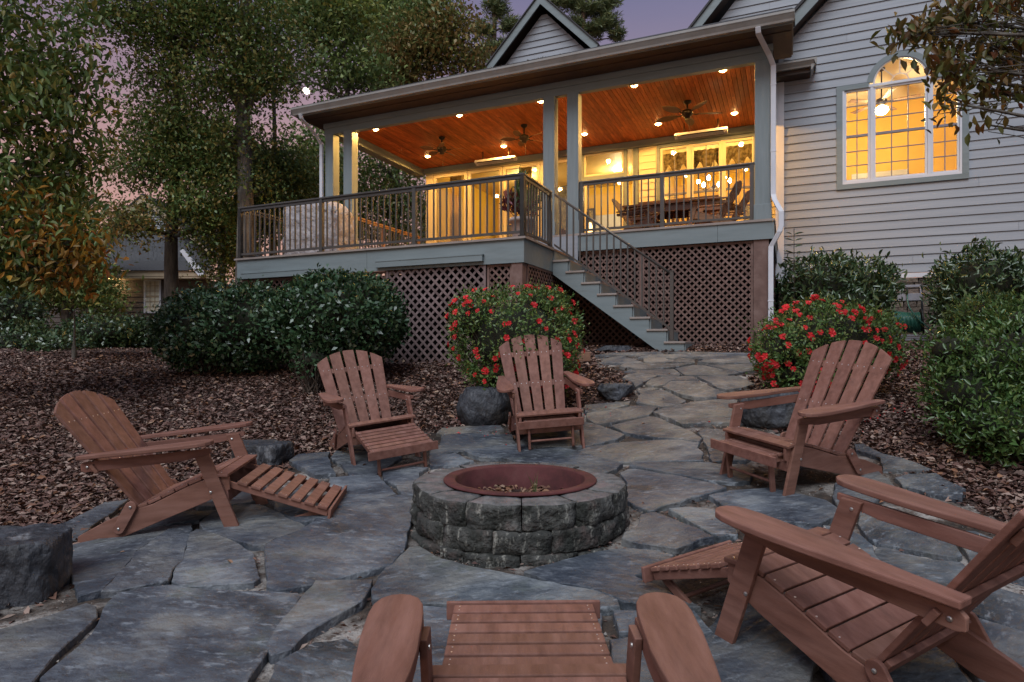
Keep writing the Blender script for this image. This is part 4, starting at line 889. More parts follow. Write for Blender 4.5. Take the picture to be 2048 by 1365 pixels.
# east gable wall (v=5.2) with triple arched window
WS = (4.20, 6.26, 3.02, 4.95)          # casing extents
AC, AZ, AR_ = 5.228, 4.90, .53
def east(z):
    lim = 3.30; r1 = 9.6
    if z > 5.75: lim = max(3.30, 3.2 + (z - 5.75) / .97)
    if WS[2] + .03 < z < WS[3] - .03: return [(lim, WS[0] + .04), (WS[1] - .04, r1)]
    if WS[3] - .03 <= z < AZ + AR_ - .05:
        h = math.sqrt(max((AR_ - .04) ** 2 - (z - AZ) ** 2, 0)); return [(lim, AC - h), (AC + h, r1)]
    return [(lim, r1)]
ew = MB()
ew.box(3.2, WS[0] + .05, 5.205, 5.26, 1.42, 5.8); ew.box(WS[1] - .05, 9.6, 5.205, 5.26, 1.42, 8.5); ew.box(WS[0] + .05, WS[1] - .05, 5.205, 5.26, 1.42, WS[2] + .03)
ew.box(WS[0] + .05, AC - .48, 5.205, 5.26, WS[3] - .04, 6.3); ew.box(AC + .48, WS[1] - .05, 5.205, 5.26, WS[3] - .04, 8.5); ew.box(AC - .48, AC + .48, 5.205, 5.26, AZ + .50, 7.2)
ew.prism([(3.2, 5.8), (4.0, 5.8), (8.5, 8.5), (6.0, 8.5)], 5.206, 5.259, 'y')
arc_ = [(AC + .495 * math.cos(a), AZ + .495 * math.sin(a)) for a in np.linspace(math.pi, 0, 25)]
wall = part('wall', ew, M['siding'], ho)
lap(wall, east, 1.42, 8.3, 5.20, ex=.161)
simple('corner_board', 'white', ho, (3.19, 3.298, 5.155, 5.199, 1.40, 5.2)); simple('corner_board', 'white', ho, (3.145, 3.189, 5.155, 5.75, 1.40, 5.2))
simple('water_table', 'white', ho, (3.2, 9.6, 5.17, 5.204, 1.33, 1.405))
# raking eave of the east gable
rk = lambda name, m, a, b: None
d1 = 1.0
mb = MB(); mb.prism([(3.05, 5.94), (6.0, 8.89), (6.0, 8.63), (3.05, 5.68)], 4.90, 4.93, 'y'); part('rake_board', mb, M['trim'], ho)
mb = MB(); mb.prism([(3.05, 5.71), (6.0, 8.66), (6.0, 8.63), (3.05, 5.68)], 4.931, 5.199, 'y'); part('rake_soffit', mb, M['soffit'], ho)
mb = MB(); mb.prism([(3.0, 5.965), (6.0, 8.965), (6.0, 8.90), (3.0, 5.90)], 4.86, 9.0, 'y'); part('roof_edge', mb, M['shingle'], ho)
# eave return with its stub of gutter
mb = MB(); mb.box(3.05, 3.75, 4.88, 5.199, 5.20, 5.36); part('eave_return', mb, M['soffit'], ho)
mb = MB(); mb.prism(gut(0, 0, 4.879, 5.28, .12), 2.9, 3.84, 'x'); mb.prism([(3.841, 5.28), (3.86, 5.40), (3.86, 5.415), (3.80, 5.415), (3.80, 5.40)], 4.76, 5.19, 'y'); mb.prism([(3.76, 5.205), (3.82, 5.29), (3.82, 5.41), (3.76, 5.41)], 4.8, 5.19, 'y'); part('return_gutter', mb, M['gutter'], ho)
mb = MB(); mb.add([(3.3, 4.86, 5.42), (3.72, 4.86, 5.42), (3.35, 5.17, 5.62), (3.3, 5.17, 5.62)], [(0, 1, 2, 3)]); mb.add([(3.72, 4.86, 5.42), (3.72, 5.17, 5.42), (3.35, 5.17, 5.62)], [(0, 1, 2)]); part('return_roof', mb, M['shingle'], ho)
# upper gable behind the porch roof (v=5.75)
def upg(z): return [(max(1.62, 1.88 + (z - 6.7) * .86), 8.0)]
mb = MB(); mb.prism([(1.8, 6.2), (8, 6.2), (8, 9.2), (4.5, 9.2)], 5.76, 5.8, 'y'); w2 = part('upper_wall', mb, M['siding'], ho)
lap(w2, upg, 6.3, 9.0, 5.755, ex=.161)
mb = MB(); mb.prism([(1.2, 6.38), (4.2, 9.76), (4.2, 9.52), (1.2, 6.14)], 5.44, 5.47, 'y'); part('rake_board', mb, M['trim'], ho)
mb = MB(); mb.prism([(1.2, 6.17), (4.2, 9.55), (4.2, 9.52), (1.2, 6.14)], 5.471, 5.754, 'y'); part('rake_soffit', mb, M['soffit'], ho)
mb = MB(); mb.prism([(1.16, 6.40), (4.2, 9.83), (4.2, 9.77), (1.2, 6.386)], 5.40, 9.0, 'y'); part('roof_edge', mb, M['shingle'], ho)
# stone foundation
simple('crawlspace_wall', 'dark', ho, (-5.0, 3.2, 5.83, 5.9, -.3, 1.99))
fd = simple('foundation', 'soil', ho, (3.2, 9.6, 5.26, 5.3, -.3, 1.33))
z = -.12; r_ = 0
while z < 1.31:
    h = random.uniform(.07, .13); h = min(h, 1.325 - z); s0 = 4.3 + random.uniform(-.2, 0)
    while s0 < 7.2:
        w = random.uniform(.18, .42); mb = MB(); d = random.uniform(0, .03); e = .006
        mb.add([(s0 + e, 5.20 - d + .012, z + e), (s0 + w - e, 5.20 - d + .010, z + e), (s0 + w - e - .006, 5.20 - d, z + h - e), (s0 + e + .008, 5.20 - d + .004, z + h - e), (s0 + e, 5.262, z + e), (s0 + w - e, 5.262, z + e), (s0 + w - e, 5.262, z + h - e), (s0 + e, 5.262, z + h - e)],
               [(0, 1, 2, 3), (4, 7, 6, 5), (0, 4, 5, 1), (1, 5, 6, 2), (2, 6, 7, 3), (3, 7, 4, 0)]); part('stone', mb, M['fstone'], fd); s0 += w
    z += h
# triple window
def frame_box(parent, name, m, s0, s1, z0, z1, w, v0, v1, **k):
    mb = MB(); mb.box(s0, s0 + w, v0, v1, z0, z1); mb.box(s1 - w, s1, v0, v1, z0, z1); mb.box(s0 + w, s1 - w, v0, v1, z0, z0 + w); mb.box(s0 + w, s1 - w, v0, v1, z1 - w, z1); return part(name, mb, M[m], parent, **k)
win = MB(); win.box(WS[0], WS[0] + .10, 5.155, 5.2, WS[2], WS[3] + .0); win.box(WS[1] - .10, WS[1], 5.155, 5.2, WS[2], WS[3]); win.box(WS[0] + .10, WS[1] - .10, 5.155, 5.2, WS[2], WS[2] + .09)
win.box(WS[0] + .10, AC - .50, 5.155, 5.2, WS[3] - .09, WS[3]); win.box(AC + .50, WS[1] - .10, 5.155, 5.2, WS[3] - .09, WS[3])
for k in range(24):
    a0, a1 = math.pi * k / 24, math.pi * (k + 1) / 24; a0 = max(a0, .09) if k == 0 else a0; a1 = min(a1, math.pi - .09) if k == 23 else a1
    win.prism([(AC + .43 * math.cos(a0), AZ + .43 * math.sin(a0)), (AC + .53 * math.cos(a0), AZ + .53 * math.sin(a0)), (AC + .53 * math.cos(a1), AZ + .53 * math.sin(a1)), (AC + .43 * math.cos(a1), AZ + .43 * math.sin(a1))], 5.155, 5.2, 'y')
wn = part('arched_triple_window', win, M['trim'], ho)
def sash(parent, s0, s1, z0, z1, zm, cols, rows, v=5.185, m='white', fw=.035, glass=True, mw=.016):
    """double-hung unit: frame, meeting rail, bars, one pane each sash"""
    frame_box(parent, 'window_frame', m, s0, s1, z0, z1, fw, v, v + .05)
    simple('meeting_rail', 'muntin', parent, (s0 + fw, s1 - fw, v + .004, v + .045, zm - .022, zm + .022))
    for (a, b) in ((z0 + fw, zm - .022), (zm + .022, z1 - fw)):
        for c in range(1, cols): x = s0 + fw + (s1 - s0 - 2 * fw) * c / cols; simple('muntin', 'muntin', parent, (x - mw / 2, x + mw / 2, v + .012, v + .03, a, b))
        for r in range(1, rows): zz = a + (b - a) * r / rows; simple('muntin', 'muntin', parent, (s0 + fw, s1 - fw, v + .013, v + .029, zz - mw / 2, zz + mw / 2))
        mb = MB(); mb.add([(s0 + fw, v + .033, a), (s1 - fw, v + .033, a), (s1 - fw, v + .033, b), (s0 + fw, v + .033, b)], [(0, 1, 2, 3)]); part('pane', mb, M['glass'], parent)
simple('mullion', 'white', wn, (4.755, 4.805, 5.165, 5.23, 3.11, 4.86), (5.65, 5.70, 5.165, 5.23, 3.11, 4.86)); simple('sill_frame', 'white', wn, (4.30, 6.16, 5.16, 5.23, 3.11, 3.155)); simple('head_frame', 'white', wn, (4.30, 6.16, 5.16, 5.23, 4.861, 4.91))
simple('side_frame', 'white', wn, (4.30, 4.33, 5.161, 5.23, 3.156, 4.86), (6.13, 6.16, 5.161, 5.23, 3.156, 4.86))
sash(wn, 4.332, 4.753, 3.157, 4.858, 4.00, 2, 3); sash(wn, 4.807, 5.648, 3.157, 4.858, 4.00, 3, 3); sash(wn, 5.702, 6.128, 3.157, 4.858, 4.00, 2, 3)
mb = MB(); AB = 4.912
for k in range(24):
    a0, a1 = math.pi * k / 24, math.pi * (k + 1) / 24
    mb.prism([(AC + .40 * math.cos(a0), AB + .40 * math.sin(a0)), (AC + .428 * math.cos(a0), AB + .428 * math.sin(a0)), (AC + .428 * math.cos(a1), AB + .428 * math.sin(a1)), (AC + .40 * math.cos(a1), AB + .40 * math.sin(a1))], 5.17, 5.23, 'y')
    mb.prism([(AC + .128 * math.cos(a0), AB + .128 * math.sin(a0)), (AC + .142 * math.cos(a0), AB + .142 * math.sin(a0)), (AC + .142 * math.cos(a1), AB + .142 * math.sin(a1)), (AC + .128 * math.cos(a1), AB + .128 * math.sin(a1))], 5.20, 5.215, 'y')
for a in (math.pi / 4, math.pi / 2, 3 * math.pi / 4):
    c, s = math.cos(a), math.sin(a); mb.prism([(AC + .142 * c - .006 * s, AB + .142 * s + .006 * c), (AC + .142 * c + .006 * s, AB + .142 * s - .006 * c), (AC + .40 * c + .006 * s, AB + .40 * s - .006 * c), (AC + .40 * c - .006 * s, AB + .40 * s + .006 * c)], 5.201, 5.214, 'y')
part('arch_frame', mb, M['white'], wn)
mb = MB(); mb.add([(AC + .40 * math.cos(a), 5.218, AB + .40 * math.sin(a)) for a in np.linspace(0, math.pi, 25)], [tuple(range(25))]); part('arch_pane', mb, M['glass'], wn)
# room behind the gable window
def room(parent, s0, s1, v0, v1, z0, z1, wm, cm, openfront=True):
    simple('room_wall', wm, parent, (s0 - .1, s0, v0, v1 + .1, z0, z1), (s1, s1 + .1, v0, v1 + .1, z0, z1), (s0, s1, v1, v1 + .1, z0, z1)); simple('room_floor', 'carpet', parent, (s0, s1, v0, v1, z0 - .1, z0)); simple('room_ceiling', cm, parent, (s0 - .1, s1 + .1, v0, v1 + .1, z1, z1 + .08))
room(ho, 3.45, 8.6, 5.30, 9.2, PZ, 5.9, 'yellow', 'wceil')
simple('room_wall', 'yellow', ho, (3.45, 4.24, 5.265, 5.30, PZ, 5.9), (6.21, 8.6, 5.265, 5.30, PZ, 5.9), (4.24, 6.21, 5.265, 5.30, PZ, 3.04))
simple('door_casing', 'white', ho, (4.78, 4.88, 9.15, 9.195, PZ, 4.15), (5.85, 5.95, 9.15, 9.195, PZ, 4.15), (4.78, 5.95, 9.15, 9.195, 4.151, 4.27)); simple('hall_door', 'cream', ho, (4.885, 5.845, 9.17, 9.194, PZ, 4.15))

# ---- back wall of the porch (v = 5.7): sliding glass wall, door with transom, triple window
VB = 5.70
bw = thing('porch_back_wall', 'house wall under the porch with tall glass sliders, a transom door and siding coloured as lamplit', 'wall', (-.9, VB, PZ))
mb = MB(); ZT = 4.70
for b in ((-5.05, -4.84, PZ, ZT), (-4.84, -.92, 4.475, ZT), (-.92, .36, 4.50, ZT), (.36, .80, PZ, ZT), (.80, 2.75, 4.42, ZT), (.80, 2.75, PZ, 2.42), (2.75, 3.2, PZ, ZT)): mb.box(b[0], b[1], VB, VB + .12, b[2], b[3])
part('sheathing', mb, M['siding_lamplit'], bw)
def bke(z): return [(.37, .74), (2.80, 3.14)] if 2.36 < z < 4.46 else [(.37, 3.14)]
lap(bw, bke, PZ + .02, 4.46, VB - .001, 'siding_lamplit', ex=.15)
frame_box(bw, 'slider_frame', 'siding_lamplit', -4.88, -.96, PZ, 4.50, .06, VB - .03, VB + .06)
for s0 in (-4.82, -3.86, -2.90, -1.94):
    frame_box(bw, 'slider_panel', 'siding_lamplit', s0 + .01, s0 + .94, PZ + .07, 4.43, .075, VB - .01, VB + .035)
    mb = MB(); mb.add([(s0 + .085, VB + .02, PZ + .145), (s0 + .865, VB + .02, PZ + .145), (s0 + .865, VB + .02, 4.355), (s0 + .085, VB + .02, 4.355)], [(0, 1, 2, 3)]); part('pane', mb, M['glass'], bw)
frame_box(bw, 'door_frame', 'trim', -.93, .36, PZ, 4.53, .05, VB - .04, VB + .06); simple('transom_bar', 'trim', bw, (-.88, .04, VB - .035, VB + .06, 3.84, 3.95)); simple('sidelight_post', 'trim', bw, (.04, .11, VB - .035, VB + .06, PZ + .05, 4.48)); simple('sidelight_post', 'trim', bw, (.25, .31, VB - .035, VB + .06, PZ + .05, 4.48))
for (a, b, c, d) in ((-.88, .04, 3.95, 4.48), (-.87, .03, PZ + .06, 3.83), (.11, .25, PZ + .06, 4.48)):
    frame_box(bw, 'glazed_frame', 'siding_lamplit', a + .005, b - .005, c + .005, d - .005, .045 if b - a > .3 else .02, VB - .01, VB + .03)
    mb = MB(); mb.add([(a + .02, VB + .02, c + .02), (b - .02, VB + .02, c + .02), (b - .02, VB + .02, d - .02), (a + .02, VB + .02, d - .02)], [(0, 1, 2, 3)]); part('pane', mb, M['glass'], bw)
simple('door_handle', 'bronze', bw, (-.80, -.76, VB - .06, VB - .012, 2.95, 3.15))
frame_box(bw, 'window_casing', 'trim', .76, 2.79, 2.34, 4.46, .07, VB - .045, VB - .002)
for a in (.84, 1.49, 2.14):
    sash(bw, a, a + .60, 2.43, 4.38, 3.37, 2, 2, v=VB - .02, m='siding_lamplit', fw=.045, mw=.014)
    if a < 2.1: simple('mullion', 'siding_lamplit', bw, (a + .602, a + .648, VB - .03, VB + .06, 2.42, 4.39))
# rooms behind
room(bw, -5.0, 3.1, VB + .12, 9.8, PZ, 4.78, 'yellow', 'cream')
simple('room_divider', 'cream', bw, (.42, .52, VB + .9, 9.79, PZ, 4.77)); simple('stone_chimney_breast', 'fstone', bw, (-3.9, -2.4, 9.2, 9.79, PZ, 4.77)); simple('bookcase', 'white', bw, (-1.9, -.6, 9.5, 9.79, PZ, 3.9))
for k in range(3):
    a = .84 + .65 * k; mb = MB(); n = 14
    for j in range(n):
        u0, u1 = a + .03 + .54 * j / n, a + .03 + .54 * (j + 1) / n
        def dr(u): t_ = (u - a - .03) / .54; return .30 + .16 * abs(math.cos(t_ * math.pi * 2)) - .10 * abs(math.sin(t_ * math.pi * 2 * 1.5))
        w0, w1 = .02 * math.sin(j * 1.9), .02 * math.sin((j + 1) * 1.9)
        mb.add([(u0, VB + .16 + w0, 4.30), (u1, VB + .16 + w1, 4.30), (u1, VB + .16 - w1, 4.30 - dr(u1)), (u0, VB + .16 - w0, 4.30 - dr(u0)), (u0, VB + .19 + w0, 4.30), (u1, VB + .19 + w1, 4.30), (u1, VB + .19 - w1, 4.30 - dr(u1)), (u0, VB + .19 - w0, 4.30 - dr(u0))], [(3, 2, 1, 0), (4, 5, 6, 7), (3, 7, 6, 2), (0, 1, 5, 4)])
    part('valance', mb, M['drape'], bw)
# porch railings
pr = thing('porch_railing', 'bronze railing between the right-hand columns above the lattice', 'railing', (1.5, 2.3, PZ))
railing(pr, (.09, 2.30), (2.89, 2.30), PZ, (0.012, .5, .988), h=.91)
pr2 = thing('side_railing', 'wooden side railing receding along the far open end of the porch', 'railing', (-5.2, 4, PZ))
railing(pr2, (-5.19, 2.5), (-5.19, 5.6), PZ, (0.01, .5, .99), h=.91)
for c in pr2.children:
    if c.name.split('.')[0] in ('top_rail', 'top_rail_web', 'bottom_rail', 'railing_post'): c.material_slots[0].link = 'OBJECT'; c.material_slots[0].material = M['tanwood']
# lattice below the porch front
ls = thing('lattice_skirting', 'reddish lattice skirting below the porch floor behind the stairs', 'lattice', (1.5, 2.24, gz(1.5, 2.3)))
lattice(ls, (.02, 2.26), (1.16, 2.26), -.12, 1.70); lattice(ls, (1.17, 2.245), (2.88, 2.245), .02, 1.695)
simple('skirt_post', 'lattice', ls, (2.885, 3.10, 2.20, 2.40, -.1, 1.70)); simple('crawlspace_shade_box', 'dark', ls, (-.02, 3.0, 2.6, 5.1, -.2, 1.68))  # the crawlspace box is coloured as the shade behind the lattice
lattice(ls, (3.12, 2.42), (3.12, 5.1), .0, 1.69)

# ---- downspouts
def spout(name, label, pts, w=.075, d=.055):
    t = thing(name, label, 'downspout', pts[-1]); mb = MB(); P = [Vector(p) for p in pts]; rings = []
    for i, p in enumerate(P):
        rings.append([(p.x - w / 2, p.y - d / 2, p.z), (p.x + w / 2, p.y - d / 2, p.z), (p.x + w / 2, p.y + d / 2, p.z), (p.x - w / 2, p.y + d / 2, p.z)])
    vs = [q_ for r_ in rings for q_ in r_]; fs = [(4 * i + k, 4 * i + (k + 1) % 4, 4 * i + 4 + (k + 1) % 4, 4 * i + 4 + k) for i in range(len(P) - 1) for k in range(4)]
    mb.add(vs, fs + [(0, 3, 2, 1), tuple(range(len(vs) - 4, len(vs)))]); part('pipe', mb, M['white' if 'right' not in label else 'white'], t, bevel=.008)
    mb = MB()
    for z in (4.0, 3.0, 2.2, .75):
        for a, b in zip(P, P[1:]):
            if b.z < z < a.z and abs(a.x - b.x) < .01: mb.box(a.x - w / 2 - .004, a.x + w / 2 + .004, a.y - d / 2 - .004, a.y + d / 2 + .004, z, z + .02)
    if mb.v: part('collar', mb, M['white'], t)
spout('downspout', 'white downspout with two bends beside the right-hand porch column', [(2.97, 1.62, 4.66), (2.975, 1.66, 4.58), (3.11, 2.06, 4.42), (3.165, 2.17, 4.30), (3.165, 2.17, 2.36), (3.18, 2.15, 2.28), (3.275, 2.10, 2.08), (3.275, 2.10, 1.86), (3.25, 2.10, 1.78), (3.135, 2.16, 1.58), (3.13, 2.165, 1.50), (3.13, 2.165, .2)])
spout('downspout', 'curved white downspout at the far left corner column of the porch', [(-5.42, 1.60, 4.66), (-5.42, 1.64, 4.58), (-5.385, 2.05, 4.35), (-5.375, 2.16, 4.22), (-5.375, 2.17, 1.62)], .07)

# ---- lamps in the porch ceiling
LW = (1.0, .51, .12)
for i, (s, v, lab) in enumerate([(2.39, 2.73, 'front row, beside the right-hand column'), (.93, 2.73, 'front row, just right of the double column'), (-.80, 2.73, 'front row, hidden by the double column'), (-2.50, 2.74, 'front row, middle of the left bay'), (-4.46, 2.74, 'front row, farthest left'),
        (2.42, 4.78, 'back row, nearest the right end'), (.96, 4.77, 'back row, left of the wide-bladed fan'), (-.58, 4.75, 'back row, just right of the double column'), (-2.47, 4.78, 'back row, by the left heater'), (-4.42, 4.74, 'back row, farthest left')]):
    t = thing('recessed_light', 'glowing recessed light in the porch ceiling, ' + lab, 'ceiling light', (s, v, 4.60), 'recessed lights in the porch ceiling')
    mb = MB(); mb.lathe([(.060, .0), (.082, -.004), (.085, .001)], (s, v, 4.598), 20); part('trim_ring', mb, M['white'], t, True)
    mb = MB(); mb.lathe([(.001, -.022), (.03, -.018), (.048, -.004), (.056, .004)], (s, v, 4.590), 16); part('lamp', mb, M['bulb'], t)
    l = bpy.data.lights.new('lamp_light', 'SPOT'); l.energy = 66; l.color = LW; l.shadow_soft_size = .05; l.spot_size = R(174); l.spot_blend = .22
    o = bpy.data.objects.new('lamp_light', l); COL.objects.link(o); o.parent = t; o.location = (0, 0, -.045)

# ---- ceiling fans, heaters
def fan(s, v, zc, rod, nb, bl, bwid, rot, label, tilt=.2, pull=True, shades=False, name='ceiling_fan'):
    t = thing(name, label, 'ceiling fan', (s, v, zc), 'dark ceiling fans on the porch' if name == 'ceiling_fan' and not shades else None)
    mb = MB(); mb.lathe([(.001, 0), (.07, 0), (.065, -.03), (.03, -.055), (.015, -.06)], (s, v, zc), 16); part('canopy', mb, M['bronze'], t, True)
    mb = MB(); mb.tube([(s, v, zc - .05), (s, v, zc - rod)], .014, 8); part('downrod', mb, M['bronze'], t, True)
    mb = MB(); z = zc - rod; mb.lathe([(.02, .02), (.05, 0), (.095, -.02), (.105, -.06), (.09, -.10), (.055, -.12), (.05, -.155), (.001, -.165)], (s, v, z), 20); part('motor', mb, M['bronze'], t, True)
    for k in range(nb):
        a = rot + 2 * math.pi * k / nb; c, sn = math.cos(a), math.sin(a)
        def P(r, w, h): return (s + c * r - sn * w, v + sn * r + c * w, z - .07 + h)
        mb = MB(); mb.tube([P(.09, 0, 0), P(.15, 0, -.015), P(.21, 0, -.005)], .011, 6); part('blade_arm', mb, M['bronze'], t)
        n = 9; top = []; 
        for i in range(n + 1):
            u = i / n; r = .19 + bl * u; w = bwid * (math.sin(math.pi * min(1, u * .92 + .08)) ** .7 if not shades else .8 + .2 * u); top.append((r, w))
        mb = MB(); vs = [P(r, w, w * tilt + .003) for r, w in top] + [P(r, -w, -w * tilt + .003) for r, w in top[::-1]]; m_ = len(vs); vs2 = [(x, y, zz - .008) for x, y, zz in vs]
        mb.add(vs + vs2, [tuple(range(m_))[::-1], tuple(range(m_, 2 * m_))] + [(i, (i + 1) % m_, m_ + (i + 1) % m_, m_ + i) for i in range(m_)]); part('blade', mb, M['blade'], t)
    if pull:
        mb = MB(); mb.tube([(s + .03, v, z - .16), (s + .03, v, z - .38)], .003, 5); mb.tube([(s + .03, v, z - .38), (s + .03, v, z - .405)], .009, 6); part('pull_chain', mb, M['bronze'], t)
    return t
fan(1.67, 3.82, 4.598, .16, 5, .46, .085, .35, 'dark ceiling fan with broad leaf-shaped blades over the dining table')
fan(-1.55, 3.75, 4.598, .20, 5, .30, .060, .9, 'dark ceiling fan with short blades, nearest the double column in the left bay', 0.35)
fan(-3.45, 3.72, 4.598, .20, 5, .30, .060, .2, 'dark ceiling fan with short blades, farthest left under the porch ceiling', 0.35)
def heater(s, v, z, w, label):
    t = thing('patio_heater', label, 'heater', (s, v, z), 'slim electric heaters under the porch ceiling'); tl = .05
    mb = MB(); mb.prism([(v - .07, z + .02), (v + .05, z - .03), (v + .07, z + .03), (v - .045, z + .075)], s - w / 2, s + w / 2, 'x'); part('housing', mb, M['white'], t, bevel=.004)
    mb = MB(); mb.prism([(v - .075, z + .012), (v + .045, z - .038), (v + .047, z - .032), (v - .072, z + .018)], s - w / 2 + .06, s + w / 2 - .06, 'x'); part('grille', mb, M['bronze'], t)
    for k in (-.022, .0, .022):
        mb = MB(); mb.tube([(s - w / 2 + .05, v - .018 + k * 1.4, z - .020 - k * .55), (s + w / 2 - .05, v - .018 + k * 1.4, z - .020 - k * .55)], .007, 6); part('rod', mb, M['white'], t)
    for q_ in (-.32, .32):
        mb = MB(); mb.tube([(s + q_ * w, v + .01, z + .05), (s + q_ * w, v + .01, 4.598)], .012, 6); part('bracket', mb, M['bronze'], t)
heater(1.77, 4.95, 4.33, 1.02, 'slim white electric heater above the dining table windows'); heater(-2.75, 4.95, 4.33, 1.02, 'slim white electric heater above the glass sliders in the left bay')

# ---- lamps and fittings inside the rooms
def plight(parent, e, col=(1, .76, .40), loc=(0, 0, 0), r=.08):
    l = bpy.data.lights.new('lamp_light', 'POINT'); l.energy = e; l.color = col; l.shadow_soft_size = r; o = bpy.data.objects.new('lamp_light', l); COL.objects.link(o); o.parent = parent; o.location = loc
t = fan(5.15, 7.0, 5.88, .62, 5, .50, .065, -.15, 'ceiling fan with a glowing glass lamp seen through the arched window', .1, False, True)
mb = MB(); mb.lathe([(.05, 0), (.12, -.05), (.13, -.10), (.08, -.16), (.001, -.17)], (5.15, 7.0, 5.88 - .62 - .16), 20); part('lamp_globe', mb, M['bulb3'], t, True); plight(t, 95, loc=(0, 0, -1.05))
ch_ = thing('chandelier', 'chandelier with bright candle bulbs inside the window behind the dining table', 'chandelier', (1.75, 7.6, 4.77))
mb = MB(); mb.tube([(1.75, 7.6, 4.77), (1.75, 7.6, 3.95)], .012, 6); mb.lathe([(.001, .06), (.05, .02), (.03, -.05), (.001, -.08)], (1.75, 7.6, 3.92), 12); part('stem', mb, M['bronze'], ch_)
for k in range(6):
    a = k * math.pi / 3 + .3; c, s = math.cos(a), math.sin(a); mb = MB(); mb.tube([(1.75, 7.6, 3.92), (1.75 + .2 * c, 7.6 + .2 * s, 3.84), (1.75 + .36 * c, 7.6 + .36 * s, 3.90), (1.75 + .36 * c, 7.6 + .36 * s, 3.99)], .009, 6); part('arm', mb, M['bronze'], ch_)
    mb = MB(); mb.lathe([(.001, -.01), (.03, .01), (.042, .05), (.03, .09), (.001, .12)], (1.75 + .36 * c, 7.6 + .36 * s, 4.0), 10); part('bulb', mb, M['bulb2'], ch_, True)
plight(ch_, 45, loc=(0, 0, -1.1))
for s, v, lab in ((-3.2, 7.8, 'added ceiling lamp brightening the living room behind the glass sliders'), (-.7, 8.2, 'added ceiling lamp brightening the room behind the porch door')):
    t = thing('added_ceiling_lamp', lab, 'lamp', (s, v, 4.78)); mb = MB(); mb.lathe([(.12, 0), (.14, -.03), (.10, -.08), (.001, -.10)], (s, v, 4.77), 18); part('shade', mb, M['bulb3'], t, True); plight(t, 27, loc=(0, 0, -.30))  # lamps added to brighten the dim rooms behind the glass
tl = thing('table_lamp', 'lit table lamp standing inside behind the glazed porch door', 'lamp', (-1.25, 7.2, PZ)); simple('lamp_table', 'darkwood', tl, (-1.5, -1.0, 7.0, 7.4, PZ + .68, PZ + .72), (-1.48, -1.44, 7.02, 7.06, PZ, PZ + .68), (-1.06, -1.02, 7.02, 7.06, PZ, PZ + .68), (-1.48, -1.44, 7.34, 7.38, PZ, PZ + .68), (-1.06, -1.02, 7.34, 7.38, PZ, PZ + .68))
mb = MB(); mb.lathe([(.07, 0), (.08, .03), (.03, .12), (.05, .2), (.012, .26), (.012, .34)], (-1.25, 7.2, PZ + .72), 14); part('lamp_base', mb, M['pot'], tl, True); mb = MB(); mb.lathe([(.15, 0), (.10, .20)], (-1.25, 7.2, PZ + 1.02), 18); part('lamp_shade', mb, M['shade'], tl, True)
sf = thing('sofa', 'pale sofa inside the living room beyond the glass sliders', 'sofa', (-3.2, 7.4, PZ)); simple('sofa_seat', 'cover', sf, (-4.2, -2.2, 7.1, 7.9, PZ + .1, PZ + .45), bevel=.04); simple('sofa_back', 'cover', sf, (-4.2, -2.2, 7.0, 7.095, PZ + .1, PZ + .88), bevel=.04)

for k, (s, z, w, h, m) in enumerate([(-4.6, 3.2, .5, .7, 'darkwood'), (-2.0, 3.3, .6, .8, 'bronze'), (-.2, 3.1, .4, .9, 'darkwood'), (1.2, 3.5, .7, .5, 'bronze'), (2.5, 3.3, .4, .6, 'darkwood')]):
    a = thing('picture', ('dark framed picture hanging inside on the %s wall' % ('far living-room', 'middle living-room', 'hall', 'dining-room', 'dining-room corner')[k]), 'picture', (s, 9.75, z)); frame_box(a, 'picture_frame', m, s - w / 2, s + w / 2, z, z + h, .05, 9.40 if -2.2 < s < -.5 else 9.72, 9.43 if -2.2 < s < -.5 else 9.76); simple('canvas', 'drape', a, (s - w / 2 + .05, s + w / 2 - .05, 9.41 if -2.2 < s < -.5 else 9.735, 9.42 if -2.2 < s < -.5 else 9.75, z + .05, z + h - .05))
for s, lab in ((-4.35, 'leftmost'), (-2.45, 'middle'), (-1.2, 'rightmost')):
    ct = thing('curtain', lab + ' long pale curtain hanging inside the glass sliders', 'curtain', (s, VB + .3, PZ)); mb = MB(); n = 26
    for j in range(n):
        a0, a1 = s - .17 + .34 * j / n, s - .17 + .34 * (j + 1) / n; w0, w1 = .03 * math.sin(j * 1.7), .03 * math.sin((j + 1) * 1.7); mb.add([(a0, VB + .3 + w0, PZ + .02), (a1, VB + .3 + w1, PZ + .02), (a1, VB + .3 + w1, 4.5), (a0, VB + .3 + w0, 4.5), (a0, VB + .31 + w0, PZ + .02), (a1, VB + .31 + w1, PZ + .02), (a1, VB + .31 + w1, 4.5), (a0, VB + .31 + w0, 4.5)], [(0, 1, 2, 3), (7, 6, 5, 4)])
    part('cloth', mb, M['cream'], ct, True)
ac = thing('armchair', 'dark armchair silhouetted inside behind the glass sliders', 'armchair', (-1.9, 6.9, PZ)); simple('armchair_seat', 'darkwood', ac, (-2.3, -1.6, 6.6, 7.2, PZ + .1, PZ + .45), bevel=.04); simple('armchair_back', 'darkwood', ac, (-2.3, -1.6, 6.5, 6.595, PZ + .1, PZ + 1.0), bevel=.04)

